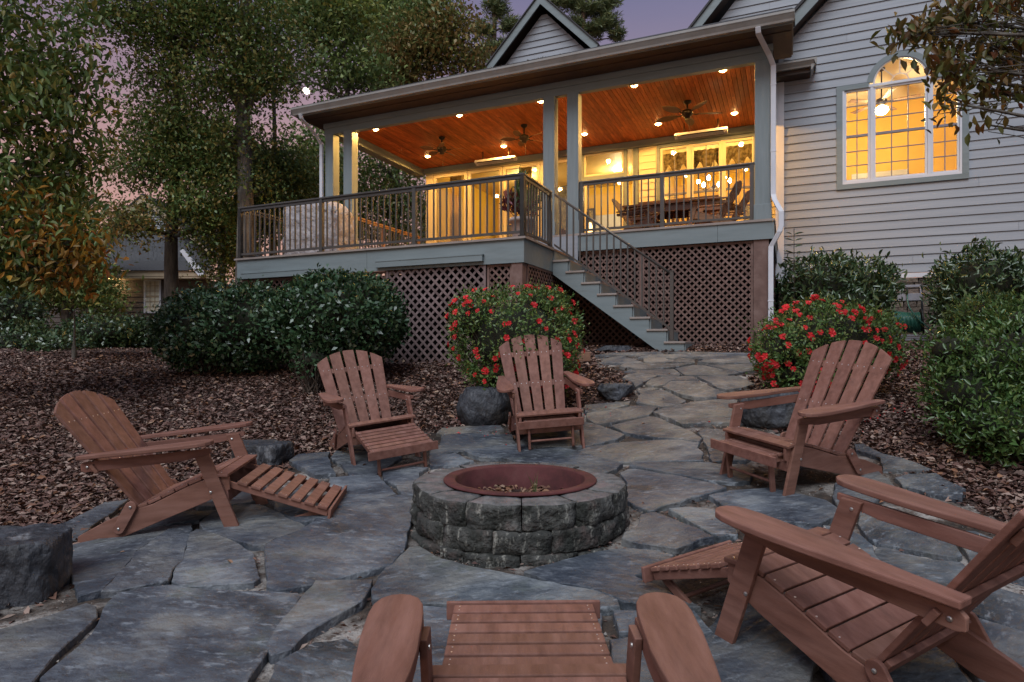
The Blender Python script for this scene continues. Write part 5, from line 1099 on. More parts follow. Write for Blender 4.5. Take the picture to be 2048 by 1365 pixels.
# ---- porch furniture
tb = thing('dining_table', 'long dark wooden dining table on the porch in front of the windows', 'table', (1.35, 3.95, PZ))
for k in range(6): simple('table_board', 'darkwood', tb, (.42, 2.28, 3.62 + k * .155, 3.765 + k * .155, PZ + .71, PZ + .745))
simple('apron', 'darkwood', tb, (.55, 2.15, 3.68, 3.71, PZ + .58, PZ + .709), (.55, 2.15, 4.40, 4.43, PZ + .58, PZ + .709), (.55, .58, 3.71, 4.40, PZ + .58, PZ + .709), (2.12, 2.15, 3.71, 4.40, PZ + .58, PZ + .709))
for s in (.6, 2.06):
    for v in (3.6, 4.2): simple('leg', 'darkwood', tb, (s, s + .08, v + .12, v + .20, PZ, PZ + .709))
def bench(label, s0, s1, v, back):
    t = thing('bench', label, 'bench', ((s0 + s1) / 2, v, PZ))
    for k in range(4): simple('seat_slat', 'darkwood', t, (s0, s1, v - .2 + k * .105, v - .105 + k * .105, PZ + .42, PZ + .445))
    for s in (s0 + .02, s1 - .07):
        for d in (-.18, .16): simple('leg', 'darkwood', t, (s, s + .05, v + d, v + d + .05, PZ, PZ + (.419 if d < 0 or not back else .415)))
    simple('seat_rail', 'darkwood', t, (s0 + .07, s1 - .07, v - .18, v - .155, PZ + .33, PZ + .419))
    if back:
        simple('back_post', 'darkwood', t, (s0, s0 + .06, v + .22, v + .26, PZ + .40, PZ + 1.12), (s1 - .06, s1, v + .22, v + .26, PZ + .40, PZ + 1.12)); simple('top_rail', 'darkwood', t, (s0 + .06, s1 - .06, v + .222, v + .255, PZ + 1.03, PZ + 1.12)); simple('lower_rail', 'darkwood', t, (s0 + .06, s1 - .06, v + .222, v + .255, PZ + .58, PZ + .65))
        n = 15
        for k in range(n): x = s0 + .10 + (s1 - s0 - .2) * k / (n - 1); simple('back_slat', 'darkwood', t, (x - .025, x + .025, v + .228, v + .246, PZ + .651, PZ + 1.029))
bench('dark wooden bench with a tall slatted back behind the dining table', .50, 2.10, 4.85, True)
def pfr(s, v, yaw, k=.78): m = HF @ Matrix.Translation((s, v, PZ)) @ Matrix.Rotation(R(yaw), 4, 'Z') @ Matrix.Scale(k, 4); return m
chair('dark adirondack chair on the porch left of the dining table, its back leaning left', pfr(1.32, 2.95, -6), 'adirondack chairs on the porch', 'darkwood')
chair('tan adirondack chair on the porch, the nearer of two leaning right beside the end column', pfr(1.86, 2.74, 175), 'adirondack chairs on the porch', 'tanwood')
chair('tan adirondack chair on the porch, tucked closest behind the end column', pfr(2.02, 3.28, 175, .74), 'adirondack chairs on the porch', 'tanwood')
ws = thing('wire_sculpture', 'curly wrought-iron wall ornament by the right end of the porch windows', 'ornament', (2.97, 5.6, 3.0)); mb = MB()
for z0, r in ((2.55, .22), (3.05, .16), (3.45, .2)): mb.tube([(2.97 + r * math.cos(a) * a / 9, 5.6, z0 + r * math.sin(a) * a / 9) for a in np.linspace(0, 11, 40)], .009, 5)
part('scroll', mb, M['bronze'], ws)

# ---- covered grill on the deck
gr = thing('covered_grill', 'grill under a wrinkled light grey-pink fabric cover at the left end of the deck', 'grill', (-4.45, 1.0, DZ))
mb = MB(); nu, nv = 64, 34; vs = []
for j in range(nv + 1):
    t_ = j / nv
    if t_ < .74: z = t_ / .74 * .88 + .06; k = 1.0 - .05 * t_
    else: a = (t_ - .74) / .26 * math.pi / 2; z = .94 + .16 * math.sin(a); k = .963 * (math.cos(a) ** .55 if a < 1.57 else 0)
    for i in range(nu):
        a = 2 * math.pi * i / nu; c, s = math.cos(a), math.sin(a); e = .38; x = .60 * k * math.copysign(abs(c) ** e, c); y = .33 * k * math.copysign(abs(s) ** e, s)
        w = noise.noise(Vector((c * 2.3, s * 2.3, z * 1.3))) * .07 + abs(noise.noise(Vector((c * 5 + z * 4, s * 5, z * 3.5)))) * .09 + .02 * math.sin(a * 23 + 4 * z) * (1 - t_)
        x *= 1 + w * 1.2; y *= 1 + w * 1.8; zz = z + (noise.noise(Vector((x * 4, y * 4, 2))) * .06 if t_ > .7 else 0) - .10 * (x > .25) * (t_ > .7) * (x - .25) / .35
        vs.append((-4.45 + x, 1.0 + y, DZ + zz))
fs = [(j * nu + i, j * nu + (i + 1) % nu, (j + 1) * nu + (i + 1) % nu, (j + 1) * nu + i) for j in range(nv) for i in range(nu)]; mb.add(vs, fs); part('cover', mb, M['cover'], gr, True)
simple('cart_base', 'reeldark', gr, (-4.9, -4.0, .78, 1.22, DZ + .04, DZ + .20)); simple('side_frame', 'reeldark', gr, (-5.06, -5.0, .8, 1.2, DZ + .02, DZ + .95))
for s in (-4.85, -4.1):
    for v in (.82, 1.12): mb = MB(); mb.tube([(s, v, DZ + .03), (s + .03, v, DZ + .03)], .03, 12); part('wheel', mb, M['reeldark'], gr)

# ------------------------------------------------------------------ plants
FRAME = Matrix.Identity(4)
def orient(n, droop=.0, base=None):
    D = rdir(n) if base is None else unit(base + RNG.normal(size=(n, 3)) * .6); D[:, 2] -= droop; N = rdir(n); N[:, 2] = abs(N[:, 2]) + .5; return D, N
def fol(name, C, L, wr, m, parent, droop=.3, shape=0, fold=.25, kind='stuff', D=None, N=None):
    n = len(C)
    if D is None: D, N = orient(n, droop)
    Ls = L * (.65 + .7 * RNG.random(n)); off = np.array(OFF.get(parent.name, (0, 0, 0))) if parent else 0
    o = bpy.data.objects.new(name, leaf_mesh(name, C - off, D, N, Ls, Ls * wr, m, fold, shape)); COL.objects.link(o)
    if parent: o.parent = parent
    if kind: o['kind'] = kind
    return o
def limb(mb, p0, p1, r0, r1, seed, wob=.06, n=7):
    p0, p1 = Vector(p0), Vector(p1); L = (p1 - p0).length; pts = []
    for i in range(n + 1):
        t_ = i / n; p = p0.lerp(p1, t_); k = math.sin(math.pi * t_) * L * wob
        pts.append(p + Vector((noise.noise(Vector((t_ * 2.1, seed, 0))), noise.noise(Vector((t_ * 2.1, seed, 5))), noise.noise(Vector((t_ * 2.1, seed, 9))) * .6)) * k * 2)
    mb.tube(pts, [r0 + (r1 - r0) * (i / n) for i in range(n + 1)], 8 if r0 > .05 else 5); return pts
def blobpix(px, py, Y): dx, dz = ray(px, py); return Vector((dx * Y, Y, H + dz * Y))
def tree(name, label, base, H_, r0, blobs, leaf, L, nleaf, lm2=None, wr=.5, shape=0, droop=.35, clus=.32, per=16, bark='trunk', cat='tree', lean=(0, 0), group=None, spread=1.0, shell=.45, ymin=None, frac2=.3, topz=None):
    """base (x,y); blobs: (centre, rx, ry, rz, weight, which leaf) ellipsoids that the crown fills with leafy sprays"""
    x, y = base; z = g1(x, y) - .1; t = thing(name, label, cat, (x, y, z), group)
    mb = MB(); top = Vector((x + lean[0], y + lean[1], topz if topz else z + H_)); sp = limb(mb, (x, y, z), top, r0, r0 * .22, x * 3.1, .02, 12)
    mb.lathe([(r0 * 1.5, -.02), (r0 * 1.22, .12), (r0 * 1.02, .35)], (x, y, z), 10)
    cs = []; W_ = np.array([b[4] for b in blobs], float); W_ /= W_.sum(); twig = MB(); groups = {}
    nc = max(6, int(nleaf / per))
    for (c, rx, ry, rz, w, wl), f in zip(blobs, W_):
        c = Vector(c); k = max(2, int(nc * f)); d = rdir(k); rr = (shell + (1 - shell) * RNG.random(k) ** .7)[:, None]; P_ = np.array(c) + d * rr * np.array([rx, ry, rz])
        j = min(range(len(sp)), key=lambda i: abs(sp[i].z - (c.z - rz * .7))); lp = limb(mb, sp[j], c, max(r0 * .30, .015), max(r0 * .08, .006), c.x, .12, 6)
        for i in range(0, k, max(1, k // 26)): limb(twig, lp[random.randint(2, 6)], P_[i], max(r0 * .07, .006), .003, c.x + i, .15, 4)
        groups.setdefault(wl, []).append(P_)
    part('trunk', mb, M[bark], t, True); part('branch', twig, M[bark], t, kind='stuff')
    for wl, Ps in groups.items():
        P_ = np.concatenate(Ps); k = len(P_); C = np.repeat(P_, per, 0) + RNG.normal(size=(k * per, 3)) * np.array([clus, clus, clus * .6])
        out = unit(np.repeat(rdir(k), per, 0) + RNG.normal(size=(k * per, 3)) * .8); out[:, 2] -= droop; N = rdir(len(C)); N[:, 2] = abs(N[:, 2]) + .5
        if ymin: keep = C[:, 1] > ymin; C, out, N = C[keep], out[keep], N[keep]
        fol('crown', C, L, wr, M[wl], t, shape=shape, D=out, N=N)
    return t
def B_(px, py, Y, rpx, rpz, w=1, wl='l_green', ry=None):
    c = blobpix(px, py, Y); rx = rpx / 1265 * Y; rz = rpz / 1265 * Y; return (c, rx, ry or (rx + rz) * .5, rz, w, wl)
# foreground tree at the left edge
tree('turning_tree', 'leafy green tree with orange lower leaves filling the left edge', (-6.9, 7.6), 7, .13,
     [B_(20, 60, 7.3, 190, 130, 3), B_(60, 230, 7.3, 150, 130, 3), B_(-120, 150, 7.6, 160, 250, 2), B_(30, 400, 7.3, 150, 120, 3), B_(150, 330, 7.5, 60, 70, .7), B_(60, 530, 7.2, 120, 60, 1.2), B_(110, 470, 7.1, 70, 60, 1.0), B_(125, 510, 7.0, 60, 66, .8, 'l_orange'), B_(60, 440, 7.0, 70, 60, .25, 'l_orange'), B_(150, 180, 7.6, 60, 60, .4), B_(-100, 480, 7.4, 120, 140, 1.3)],
     'l', .105, 10500, shape=1, wr=.42, droop=.75, clus=.17, per=14, shell=.2)
# broadleaf tree standing in front of the neighbour's house
tree('oak_tree', 'middle-distance tree with lichened trunk in front of the grey neighbouring house', (-8.75, 16.3), 9, .21,
     [B_(345, 260, 16, 100, 70, 1.7, 'l_oak'), B_(290, 330, 15.6, 80, 50, 1.0, 'l_oak'), B_(420, 340, 16, 80, 60, 1.3, 'l_oak'), B_(390, 410, 15.5, 70, 36, .7, 'l_oak'), B_(250, 440, 15.3, 60, 30, .3, 'l_oak'), B_(440, 450, 15.8, 50, 60, .6, 'l_oak'), B_(330, 170, 16.5, 90, 50, .7, 'l_green'), B_(270, 450, 15, 60, 36, .3, 'l_rust')],
     'l', .100, 22000, shape=0, wr=.55, clus=.34, per=18, shell=.2)
tree('tall_oak_tree', 'tall tree whose bare trunk rises beside the porch and spreads high', (-6.4, 15.0), 15, .24,
     [B_(500, 60, 15, 130, 90, 2.2, 'l_oak'), B_(400, 20, 15, 110, 80, 1.7, 'l_green'), B_(330, 80, 15.2, 80, 60, 1.0, 'l_oak'), B_(530, 160, 15, 60, 50, .7, 'l_oak'), B_(440, 160, 15, 90, 60, 1.0, 'l_oak'), B_(470, 270, 15.2, 60, 60, .6, 'l_oak'), B_(230, 20, 15, 100, 50, 1.1, 'l_green'), B_(420, -120, 15, 190, 90, 1.5, 'l_oak'), B_(490, 360, 15.3, 50, 50, .4, 'l_oak')],
     'l', .100, 30000, shape=0, wr=.55, clus=.36, per=18, shell=.2, topz=15)
tree('slender_tree', 'slim dark-leaved tree between the neighbouring house and the deck', (-6.5, 17.2), 9, .12,
     [B_(520, 420, 16.8, 70, 60, 1.4, 'l_oak'), B_(450, 520, 16.5, 36, 50, .5, 'l_oak'), B_(560, 330, 17, 50, 50, .9, 'l_bg'), B_(600, 360, 18, 60, 60, 1.0, 'l_yg')],
     'l', .105, 12500, wr=.5, clus=.32, per=18, shell=.2)
# woods behind the porch
rw = lambda *b, **k: None
bgl = [(-6.4, 24, 13, 'tall green tree rising left of the moonlit gap above the porch eave', [B_(640, 60, 24, 110, 90, 2, 'l_bg'), B_(700, 150, 24, 90, 60, 1.2, 'l_bg'), B_(600, 0, 24, 80, 60, 1, 'l_bg'), B_(690, 20, 24, 60, 50, .6, 'l_yg'), B_(560, 150, 24, 40, 40, .3, 'l_bg'), B_(640, 320, 23, 60, 90, 1.2, 'l_bg')]),
       (-3.6, 27, 13, 'rusty-orange autumn tree directly above the porch eave', [B_(840, 100, 27, 80, 60, 1.6, 'l_rust'), B_(790, 160, 27, 60, 50, .9, 'l_rust'), B_(900, 60, 27, 60, 60, 1, 'l_rust'), B_(860, 20, 27, 50, 40, .5, 'l_bg'), B_(930, 130, 27, 50, 50, .7, 'l_rust'), B_(800, 60, 27.5, 60, 60, .7, 'l_bg')]),
       (-5.4, 30, 15, 'yellowish green tree in the middle of the woods behind the porch', [B_(760, 60, 30, 90, 70, 1.6, 'l_bg'), B_(730, 0, 30, 80, 50, 1, 'l_bg'), B_(780, 120, 30, 50, 60, .6, 'l_yg'), B_(840, -20, 30, 60, 50, .5, 'l_bg')]),
       (-3.6, 19.5, 7, 'dark shaded tree seen through the open left end of the porch', [B_(760, 330, 19.5, 90, 60, 1.5, 'l_oak'), B_(740, 400, 19.5, 90, 60, 1.5, 'l_oak'), B_(820, 400, 20, 60, 60, 1, 'l_oak'), B_(660, 380, 20, 60, 90, 1, 'l_bg'), B_(800, 460, 19.5, 70, 40, .7, 'l_oak'), B_(690, 460, 19.5, 70, 40, .7, 'l_oak')]),
       (-11.5, 25, 11, 'broad tree far behind the neighbouring roof', [B_(400, 300, 27, 90, 60, .7, 'l_bg'), B_(500, 330, 27, 90, 60, .8, 'l_bg'), B_(560, 400, 27, 60, 80, 1, 'l_yg'), B_(470, 460, 27, 60, 60, .7, 'l_bg')]),
       (-15.5, 22, 11, 'far tree between the left-edge tree and the oaks', [B_(110, 420, 22, 60, 70, .8, 'l_oak'), B_(140, 560, 22, 50, 60, .6, 'l_oak'), B_(40, 560, 22, 90, 70, 1.3, 'l_oak')])]
for i, (x, y, h, lab, bl) in enumerate(bgl): tree('woodland_tree', lab, (x, y), h, .2, bl, 'l', .135 + .002 * y if y > 21 else .11, 12500, wr=.55, clus=.45, per=16, shell=.15, group='trees of the woods behind the house')
def pine(label, x, y, px, tops, Y):
    t = thing('pine_tree', label, 'tree', (x, y, 0), 'pine trees behind the dormer'); mb = MB(); tw = MB(); tz = H + (703 + 60) / 1265 * Y
    limb(mb, (x, y, 0), (blobpix(px, 0, Y).x, y, tz), .24, .10, x, .01, 12); Cs = []
    for (bx_, by_, rx, rz, n) in tops:
        c = blobpix(bx_, by_, Y); limb(tw, (blobpix(px, by_ + 14, Y).x, y, c.z - .35), c, .06, .02, bx_, .1, 5)
        k = n; P_ = np.array(c) + rdir(k) * (.25 + .75 * RNG.random(k))[:, None] * np.array([rx / 1265 * Y, rx / 1265 * Y, rz / 1265 * Y]); Cs.append(P_)
        for i in range(0, k, 5): limb(tw, c, P_[i], .02, .008, i, .1, 3)
    P_ = np.concatenate(Cs); part('trunk', mb, M['pinebark'], t, True); part('branch', tw, M['pinebark'], t, kind='stuff')
    per = 34; d = rdir(len(P_) * per); d[:, 2] = d[:, 2] * .7 + .25; C = np.repeat(P_, per, 0) + d * .20
    fol('crown', C, .34, .11, M['l_pine'], t, D=d, N=rdir(len(C)))
pine('pine whose sparse crown shows left of the dormer', -.8, 34, 990, [(990, 15, 30, 18, 60), (1020, 50, 26, 14, 44), (970, 60, 30, 16, 44), (1000, 95, 34, 14, 44), (1040, 100, 20, 14, 24), (960, 110, 24, 14, 30), (985, -30, 30, 20, 50)], 34)
pine('pine whose flat-topped crown shows right of the dormer', 4.2, 34, 1165, [(1130, 5, 36, 18, 60), (1180, 20, 40, 16, 70), (1215, 45, 30, 16, 50), (1190, 60, 34, 13, 50), (1235, 72, 16, 9, 22), (1150, 50, 20, 16, 26), (1160, -30, 50, 22, 70), (1215, 10, 26, 14, 30)], 34)
# small understorey maple
tree('small_tree', 'small spreading tree with a thin stem in front of the dark hedge at left', (-8.1, 11.7), 1.1, .035,
     [B_(150, 570, 11.6, 80, 25, 1.5, 'l_oak'), B_(120, 545, 11.5, 60, 20, .8, 'l_oak'), B_(190, 590, 11.5, 40, 18, .6, 'l_oak'), B_(215, 610, 11.3, 30, 14, .3, 'l_green')], 'l', .09, 5200, wr=.4, clus=.16, per=14, shell=.1, topz=2.1)
# overhanging dogwood at the right edge: its stem stands outside the view
tree('dogwood_tree', 'reddish-green dogwood boughs hanging into the upper right corner', (5.9, 5.4), 4.2, .09,
     [B_(2030, 0, 5.2, 150, 50, 2.2, 'l_red'), B_(1900, 40, 5.0, 70, 40, 1.3, 'l_red'), B_(1830, 70, 4.9, 36, 36, .7, 'l_red'), B_(1965, 110, 5.0, 70, 45, 1.3, 'l_red'), B_(1885, 130, 4.9, 30, 40, .5, 'l_red'), B_(1990, 190, 5.0, 60, 34, .6, 'l_red'), B_(1895, 205, 4.8, 26, 26, .26, 'l_red'), B_(1975, 250, 4.9, 18, 20, .12, 'l_red'), B_(2080, 130, 5.2, 60, 80, 1.2, 'l_red'), B_(2180, 60, 5.4, 120, 150, 3, 'l_red'), B_(1925, 160, 4.9, 24, 30, .3, 'l_red')],
     'l', .088, 2000, shape=1, wr=.46, droop=1.1, clus=.09, per=7, shell=.1, topz=5.4)

# ---- shrubs: core coloured as inner shade, dense skin of leaves
def shrub(name, label, blobs, L, n, m, cat='shrub', wr=.5, shape=0, clus=.05, per=7, flowers=0, fm='petal', fl=.037, group=None, depth=.35, up=.3, yfront=None, fpos=None):
    bx_ = np.array([b[0] for b in blobs]); x, y = bx_[:, 0].mean(), bx_[:, 1].mean(); z = g1(x, y) - .03
    t = thing(name, label, cat, (x, y, z), group); Ws = np.array([b[1] * b[3] + b[1] * b[2] for b in blobs]); Ws = Ws / Ws.sum(); C = []; Dn = []; core = MB()
    for b, f in zip(blobs, Ws):
        c = Vector(b[0]); k = int(n * f / per * 1.25); d = rdir(k); nb = np.array([noise.fractal(Vector(q_) * 2.2 + c, .8, 2, 3) for q_ in d]); rr = (1 - depth * RNG.random(k) ** 2.2 + nb * (.08 if 'camellia' in name else .16) + (RNG.random(k) < .035) * RNG.random(k) * (.05 if 'camellia' in name else .22))[:, None]
        P_ = np.array(c) + d * rr * np.array(b[1:4]) * 1.0; C.append(P_); Dn.append(d)
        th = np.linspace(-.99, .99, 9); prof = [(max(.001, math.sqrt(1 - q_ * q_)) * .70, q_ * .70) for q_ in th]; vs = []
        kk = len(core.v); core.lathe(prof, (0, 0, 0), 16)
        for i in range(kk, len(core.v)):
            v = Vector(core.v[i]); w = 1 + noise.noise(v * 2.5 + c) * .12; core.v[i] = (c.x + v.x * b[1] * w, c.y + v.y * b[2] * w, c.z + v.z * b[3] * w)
    C = np.concatenate(C); Dn = np.concatenate(Dn); G = gnd(C[:, 0], C[:, 1]); k = C[:, 2] > G + .02
    inside_ = np.zeros(len(C), bool)
    for b in blobs: inside_ |= (((C - np.array(b[0])) / (np.array(b[1:4]) * .86)) ** 2).sum(1) < 1
    k &= ~inside_; C, Dn = C[k], Dn[k]
    part('shade_core', core, M['heart'], t, True)
    K = len(C); Cl = np.repeat(C, per, 0) + RNG.normal(size=(K * per, 3)) * clus; D = unit(np.repeat(Dn, per, 0) * .8 + RNG.normal(size=(K * per, 3)) * .8 + np.array([0, 0, up])); N = unit(np.repeat(Dn, per, 0) + RNG.normal(size=(K * per, 3)) * .55 + np.array([0, 0, .5]))
    fol('foliage', Cl, L, wr, M[m], t, shape=shape, D=D, N=N)
    tw = MB()
    for i in range(0, K, max(1, K // 90)): b = blobs[i % len(blobs)]; limb(tw, (x + random.uniform(-.1, .1), y + random.uniform(-.1, .1), z), C[i], .010, .003, i, .1, 4)
    part('twig', tw, M['twig'], t, kind='stuff')
    if flowers:
        # five-petalled blooms gathered in loose clusters on the skin
        sel = []; rg = np.random.default_rng(len(label)); front = C[:, 1] < (yfront if yfront else y + .25); idx = np.where(front)[0]
        cen = rg.choice(idx, max(4, flowers // 5), replace=False)
        while len(sel) < flowers:
            c = C[rg.choice(cen)] if rg.random() < .55 else C[rg.choice(idx)]; dd = np.linalg.norm(C[idx] - c, axis=1); near = idx[dd < .12]; sel.append(rg.choice(near))
        for i in sel:
            c = Vector(C[i]) + Vector(Dn[i]) * .035; nrm = (Vector(Dn[i]) + Vector((0, -.5, .25)) + Vector(rg.normal(size=3)) * .25).normalized(); s_ = .8 + .5 * rg.random()
            o = inst('flower', ME[fm], t, c, nrm.to_track_quat('Z', 'Y').to_euler(), (s_ * fl / .045,) * 3)
    return t
def flower_mesh(mm):
    mb = MB()
    for k in range(6):
        a = 2 * math.pi * k / 6 + random.uniform(-.15, .15); c, s = math.cos(a), math.sin(a); w = random.uniform(.016, .021); l = random.uniform(.036, .046); up = random.uniform(.004, .018)
        P = lambda r, q_, z: (c * r - s * q_, s * r + c * q_, z)
        mb.add([P(.002, 0, 0), P(l * .45, -w * .8, up * .9), P(l * .8, -w * .7, up), P(l, 0, up * .6 - .002), P(l * .8, w * .7, up), P(l * .45, w * .8, up * .9)], [(0, 1, 2, 3), (0, 3, 4, 5)])
    for k in range(5): a = k * 1.26; mb.tube([(0, 0, 0), (.008 * math.cos(a), .008 * math.sin(a), .022)], .0009, 3)
    return mb.mesh('flower', M[mm])
ME['petal'] = flower_mesh('petal'); ME['petal2'] = flower_mesh('petal2')
def BS(px, py, Y, rx, rz, ry=None): c = blobpix(px, py, Y); return (c, rx / 1265 * Y, ry or rx / 1265 * Y, rz / 1265 * Y)
shrub('camellia_bush', 'big clipped round dark-green camellia in front of the lattice', [BS(678, 640, 8.55, 128, 92, .75)], .072, 15000, 'l_cam', 'bush', clus=.05)
shrub('camellia_bush', 'lower dark-green hedge spreading left of the round camellia below the deck', [BS(500, 655, 9.2, 110, 82, .7), BS(415, 660, 9.5, 80, 78, .7), BS(365, 668, 9.6, 50, 62, .5)], .072, 17000, 'l_cam', 'bush', clus=.055)
shrub('pink_camellia', 'sprig of dark leaves with one pink bloom at the foot of the round camellia', [BS(625, 720, 8.0, 40, 26, .22)], .055, 700, 'l_cam', 'bush')
shrub('azalea_bush', 'round azalea dotted with red flowers in the middle, beside the stairs', [BS(1030, 675, 7.0, 128, 98, .62), BS(1000, 750, 6.9, 60, 30, .4), BS(1090, 720, 6.9, 62, 66, .4), BS(1085, 610, 7.1, 50, 34, .35), BS(955, 640, 6.95, 56, 56, .35)], .041, 23000, 'l_aza', 'bush', flowers=175, clus=.04, wr=.42, up=.6)
shrub('azalea_bush', 'red-flowering azalea at the right behind a chair, heavy with bloom', [BS(1650, 685, 6.7, 118, 82, .55), BS(1565, 700, 6.6, 52, 52, .35), BS(1740, 690, 6.7, 48, 66, .4), BS(1600, 750, 6.55, 60, 34, .35)], .041, 22000, 'l_aza', 'bush', flowers=210, clus=.04, wr=.42, up=.6)
shrub('laurel_shrub', 'broad glossy shrub against the siding behind the right azalea', [BS(1640, 575, 10.2, 72, 60, .6), BS(1722, 575, 10.3, 64, 52, .6), BS(1680, 620, 10.1, 86, 60, .6)], .105, 7500, 'l_laurel', wr=.36, clus=.07, up=.6, shape=1)
shrub('laurel_shrub', 'dark glossy shrub against the stone foundation right of the hose reel', [BS(1958, 570, 9.8, 82, 70, .6), BS(2050, 580, 9.6, 80, 66, .6), BS(1950, 630, 9.6, 66, 50, .5)], .100, 7500, 'l_laurel', wr=.38, clus=.07, up=.6, shape=1)
shrub('gardenia_shrub', 'large light-green leafy shrub filling the right edge above the bark', [BS(2030, 740, 4.9, 125, 105, .5), BS(1930, 790, 4.85, 52, 70, .35), BS(2080, 650, 5.1, 90, 50, .4), BS(2000, 850, 4.6, 80, 60, .4), BS(2110, 800, 4.7, 120, 120, .5), BS(1900, 700, 5.0, 34, 40, .25)], .047, 20000, 'l_shrub', wr=.42, clus=.05, up=.7, shape=1)
shrub('low_shrub', 'small fringed shrub at the lower edge of the large right-hand shrub', [BS(1975, 640, 6.6, 60, 46, .35)], .05, 2600, 'l_aza', wr=.4, up=.8)
for i, (px, py, Y, rx, rz, lab) in enumerate([(60, 690, 14.5, 90, 36, 'far left dark hedge below the tree'), (210, 668, 16.5, 70, 36, 'dark hedge in front of the neighbouring house wall'), (290, 668, 17.0, 50, 30, 'dark low hedge below the neighbouring window'), (10, 640, 16, 60, 60, 'tall dark shrub at the far left edge of the hedge row'), (120, 700, 13.5, 40, 20, 'low dark mound in front of the small tree')]):
    shrub('hedge', lab, [BS(px, py, Y, rx, rz, .8)], .10, 3600, 'l_laurel', 'hedge', clus=.09, wr=.5)
for nm_, cx_, cy_ in (('fallen_petals', .05, 6.35), ('fallen_petals', 3.2, 6.05)):
    n = 70; x = cx_ + RNG.normal(size=n) * .55; y = cy_ + RNG.normal(size=n) * .22; litter(nm_, x, y, .014, .03, (.6, .9), M['petal'], .01, .5, .3, 1, .045)
# tall shoot above the laurel
sh = thing('plant_shoot', 'single upright leafy shoot rising against the siding above the shrub', 'plant', tuple(blobpix(1590, 600, 10.0))); mb = MB(); p0, p1 = blobpix(1588, 600, 10.0), blobpix(1588, 458, 10.0); mb.tube([p0, p1], .006, 5)
cs, ds = [], []
for k in range(8):
    for s in (-1, 1): cs.append(p0.lerp(p1, .30 + .7 * k / 8) + Vector((s * .075, 0, .03))); ds.append((s, random.uniform(-.4, .4), .35))
part('stem', mb, M['twig'], sh); fol('foliage', np.array(cs), .15, .26, M['l_laurel'], sh, D=np.array(ds), N=np.tile([0, -.3, 1.], (16, 1)), shape=1)
# potted plants
def potplant(name, label, c, rpot, hpot, pm, blobs, base=None):
    t = thing(name, label, 'potted plant', tuple(c)); mb = MB(); mb.lathe([(rpot * .70, 0), (rpot * .85, hpot * .5), (rpot * .95, hpot * .86), (rpot * 1.08, hpot * .87), (rpot * 1.08, hpot), (rpot * .92, hpot), (rpot * .88, hpot * .9), (.001, hpot * .9)], tuple(c), 28); part('pot', mb, M[pm], t, True)
    for (dx_, dy_, dz_, rx, rz, n, L, m, wr) in blobs:
        q_ = np.array(c) + np.array([dx_, dy_, dz_]); C = q_ + rdir(n) * (RNG.random(n) ** .5)[:, None] * np.array([rx, rx, rz]); D = unit(C - q_ + np.array([0, 0, .25]) + RNG.normal(size=(n, 3)) * .12); fol('foliage', C, L, wr, M[m], t, D=D, N=rdir(n) + np.array([0, 0, .6]), shape=1)
    tw = MB()
    for k in range(9): a = k * .7; tw.tube([(c[0], c[1], c[2] + hpot * .9), (c[0] + .14 * math.cos(a), c[1] + .14 * math.sin(a), c[2] + hpot + .3)], .006, 4)
    part('stem', tw, M['twig'], t); return t
c = HF @ Vector((-.42, .95, DZ)); potplant('potted_plant', 'dark-red and green foliage plant in a pale ribbed pot at the deck corner', c, .19, .46, 'pot', [(-.16, 0, .72, .20, .20, 150, .10, 'l_croton', .35), (.06, 0, .80, .26, .30, 330, .12, 'l_shrub', .22), (-.02, 0, 1.02, .10, .22, 70, .14, 'l_shrub', .22), (.05, 0, .60, .28, .12, 120, .09, 'l_croton', .3)])
x, y = ptg(1497, 690, .3); c = (x, y, g1(x, y)); potplant('potted_plant', 'ferny green plant with tiny red blooms in a dark pot beside the right lattice post', c, .20, .20, 'potdark', [(0, 0, .30, .28, .14, 420, .09, 'l_aza', .25)])
# ---- small things near the stairs
b1 = thing('brick_block', 'pale brick edging stone with red petals beside the azalea', 'brick', tuple(blobpix(1160, 715, 8.1))); c = blobpix(1160, 712, 8.1); mb = MB(); mb.box(c.x - .13, c.x + .13, c.y - .06, c.y + .06, c.z - .07, c.z + .05); part('brick', mb, M['jar'], b1, bevel=.008)

# ------------------------------------------------------------------ hose reel
hr = thing('hose_reel', 'grey hose reel cart wound with green hose in front of the stone foundation', 'hose reel', tuple(hw(5.30, 4.35, .12)), frame=None)
HB = Matrix.Translation(hw(5.22, 4.45, 0)) @ HF.to_3x3().to_4x4(); 
def hp(x, y, z): return HB @ Vector((x, y, z))
def hbox(name, m, x0, x1, y0, y1, z0, z1, bevel=.004):
    mb = MB(); mb.box(x0, x1, y0, y1, z0, z1); mb.v = [tuple(hp(*v)) for v in mb.v]; return part(name, mb, M[m], hr, bevel=bevel)
z0 = .12
for k in range(4): hbox('tray_panel', 'reel', -.25, .25, -.24 - .008 * (k % 2), -.20, z0 + .02 + k * .036, z0 + .05 + k * .036)
hbox('tray_base', 'reel', -.25, .25, -.199, .16, z0, z0 + .05); hbox('tray_side', 'reel', -.285, -.252, -.24, .16, z0, z0 + .15); hbox('tray_side', 'reel', .252, .285, -.24, .16, z0, z0 + .15)
for s in (-1, 1):
    mb = MB(); mb.tube([hp(s * .27, .10, z0 + .05), hp(s * .25, .12, z0 + .55), hp(s * .235, .14, z0 + 1.02)], .017, 8); part('frame_tube', mb, M['reeldark'], hr, True)
    mb = MB(); mb.tube([hp(s * .20, .0, z0 + .40), hp(s * .215, .0, z0 + .40)], .20, 24); part('reel_flange', mb, M['reeldark'], hr)
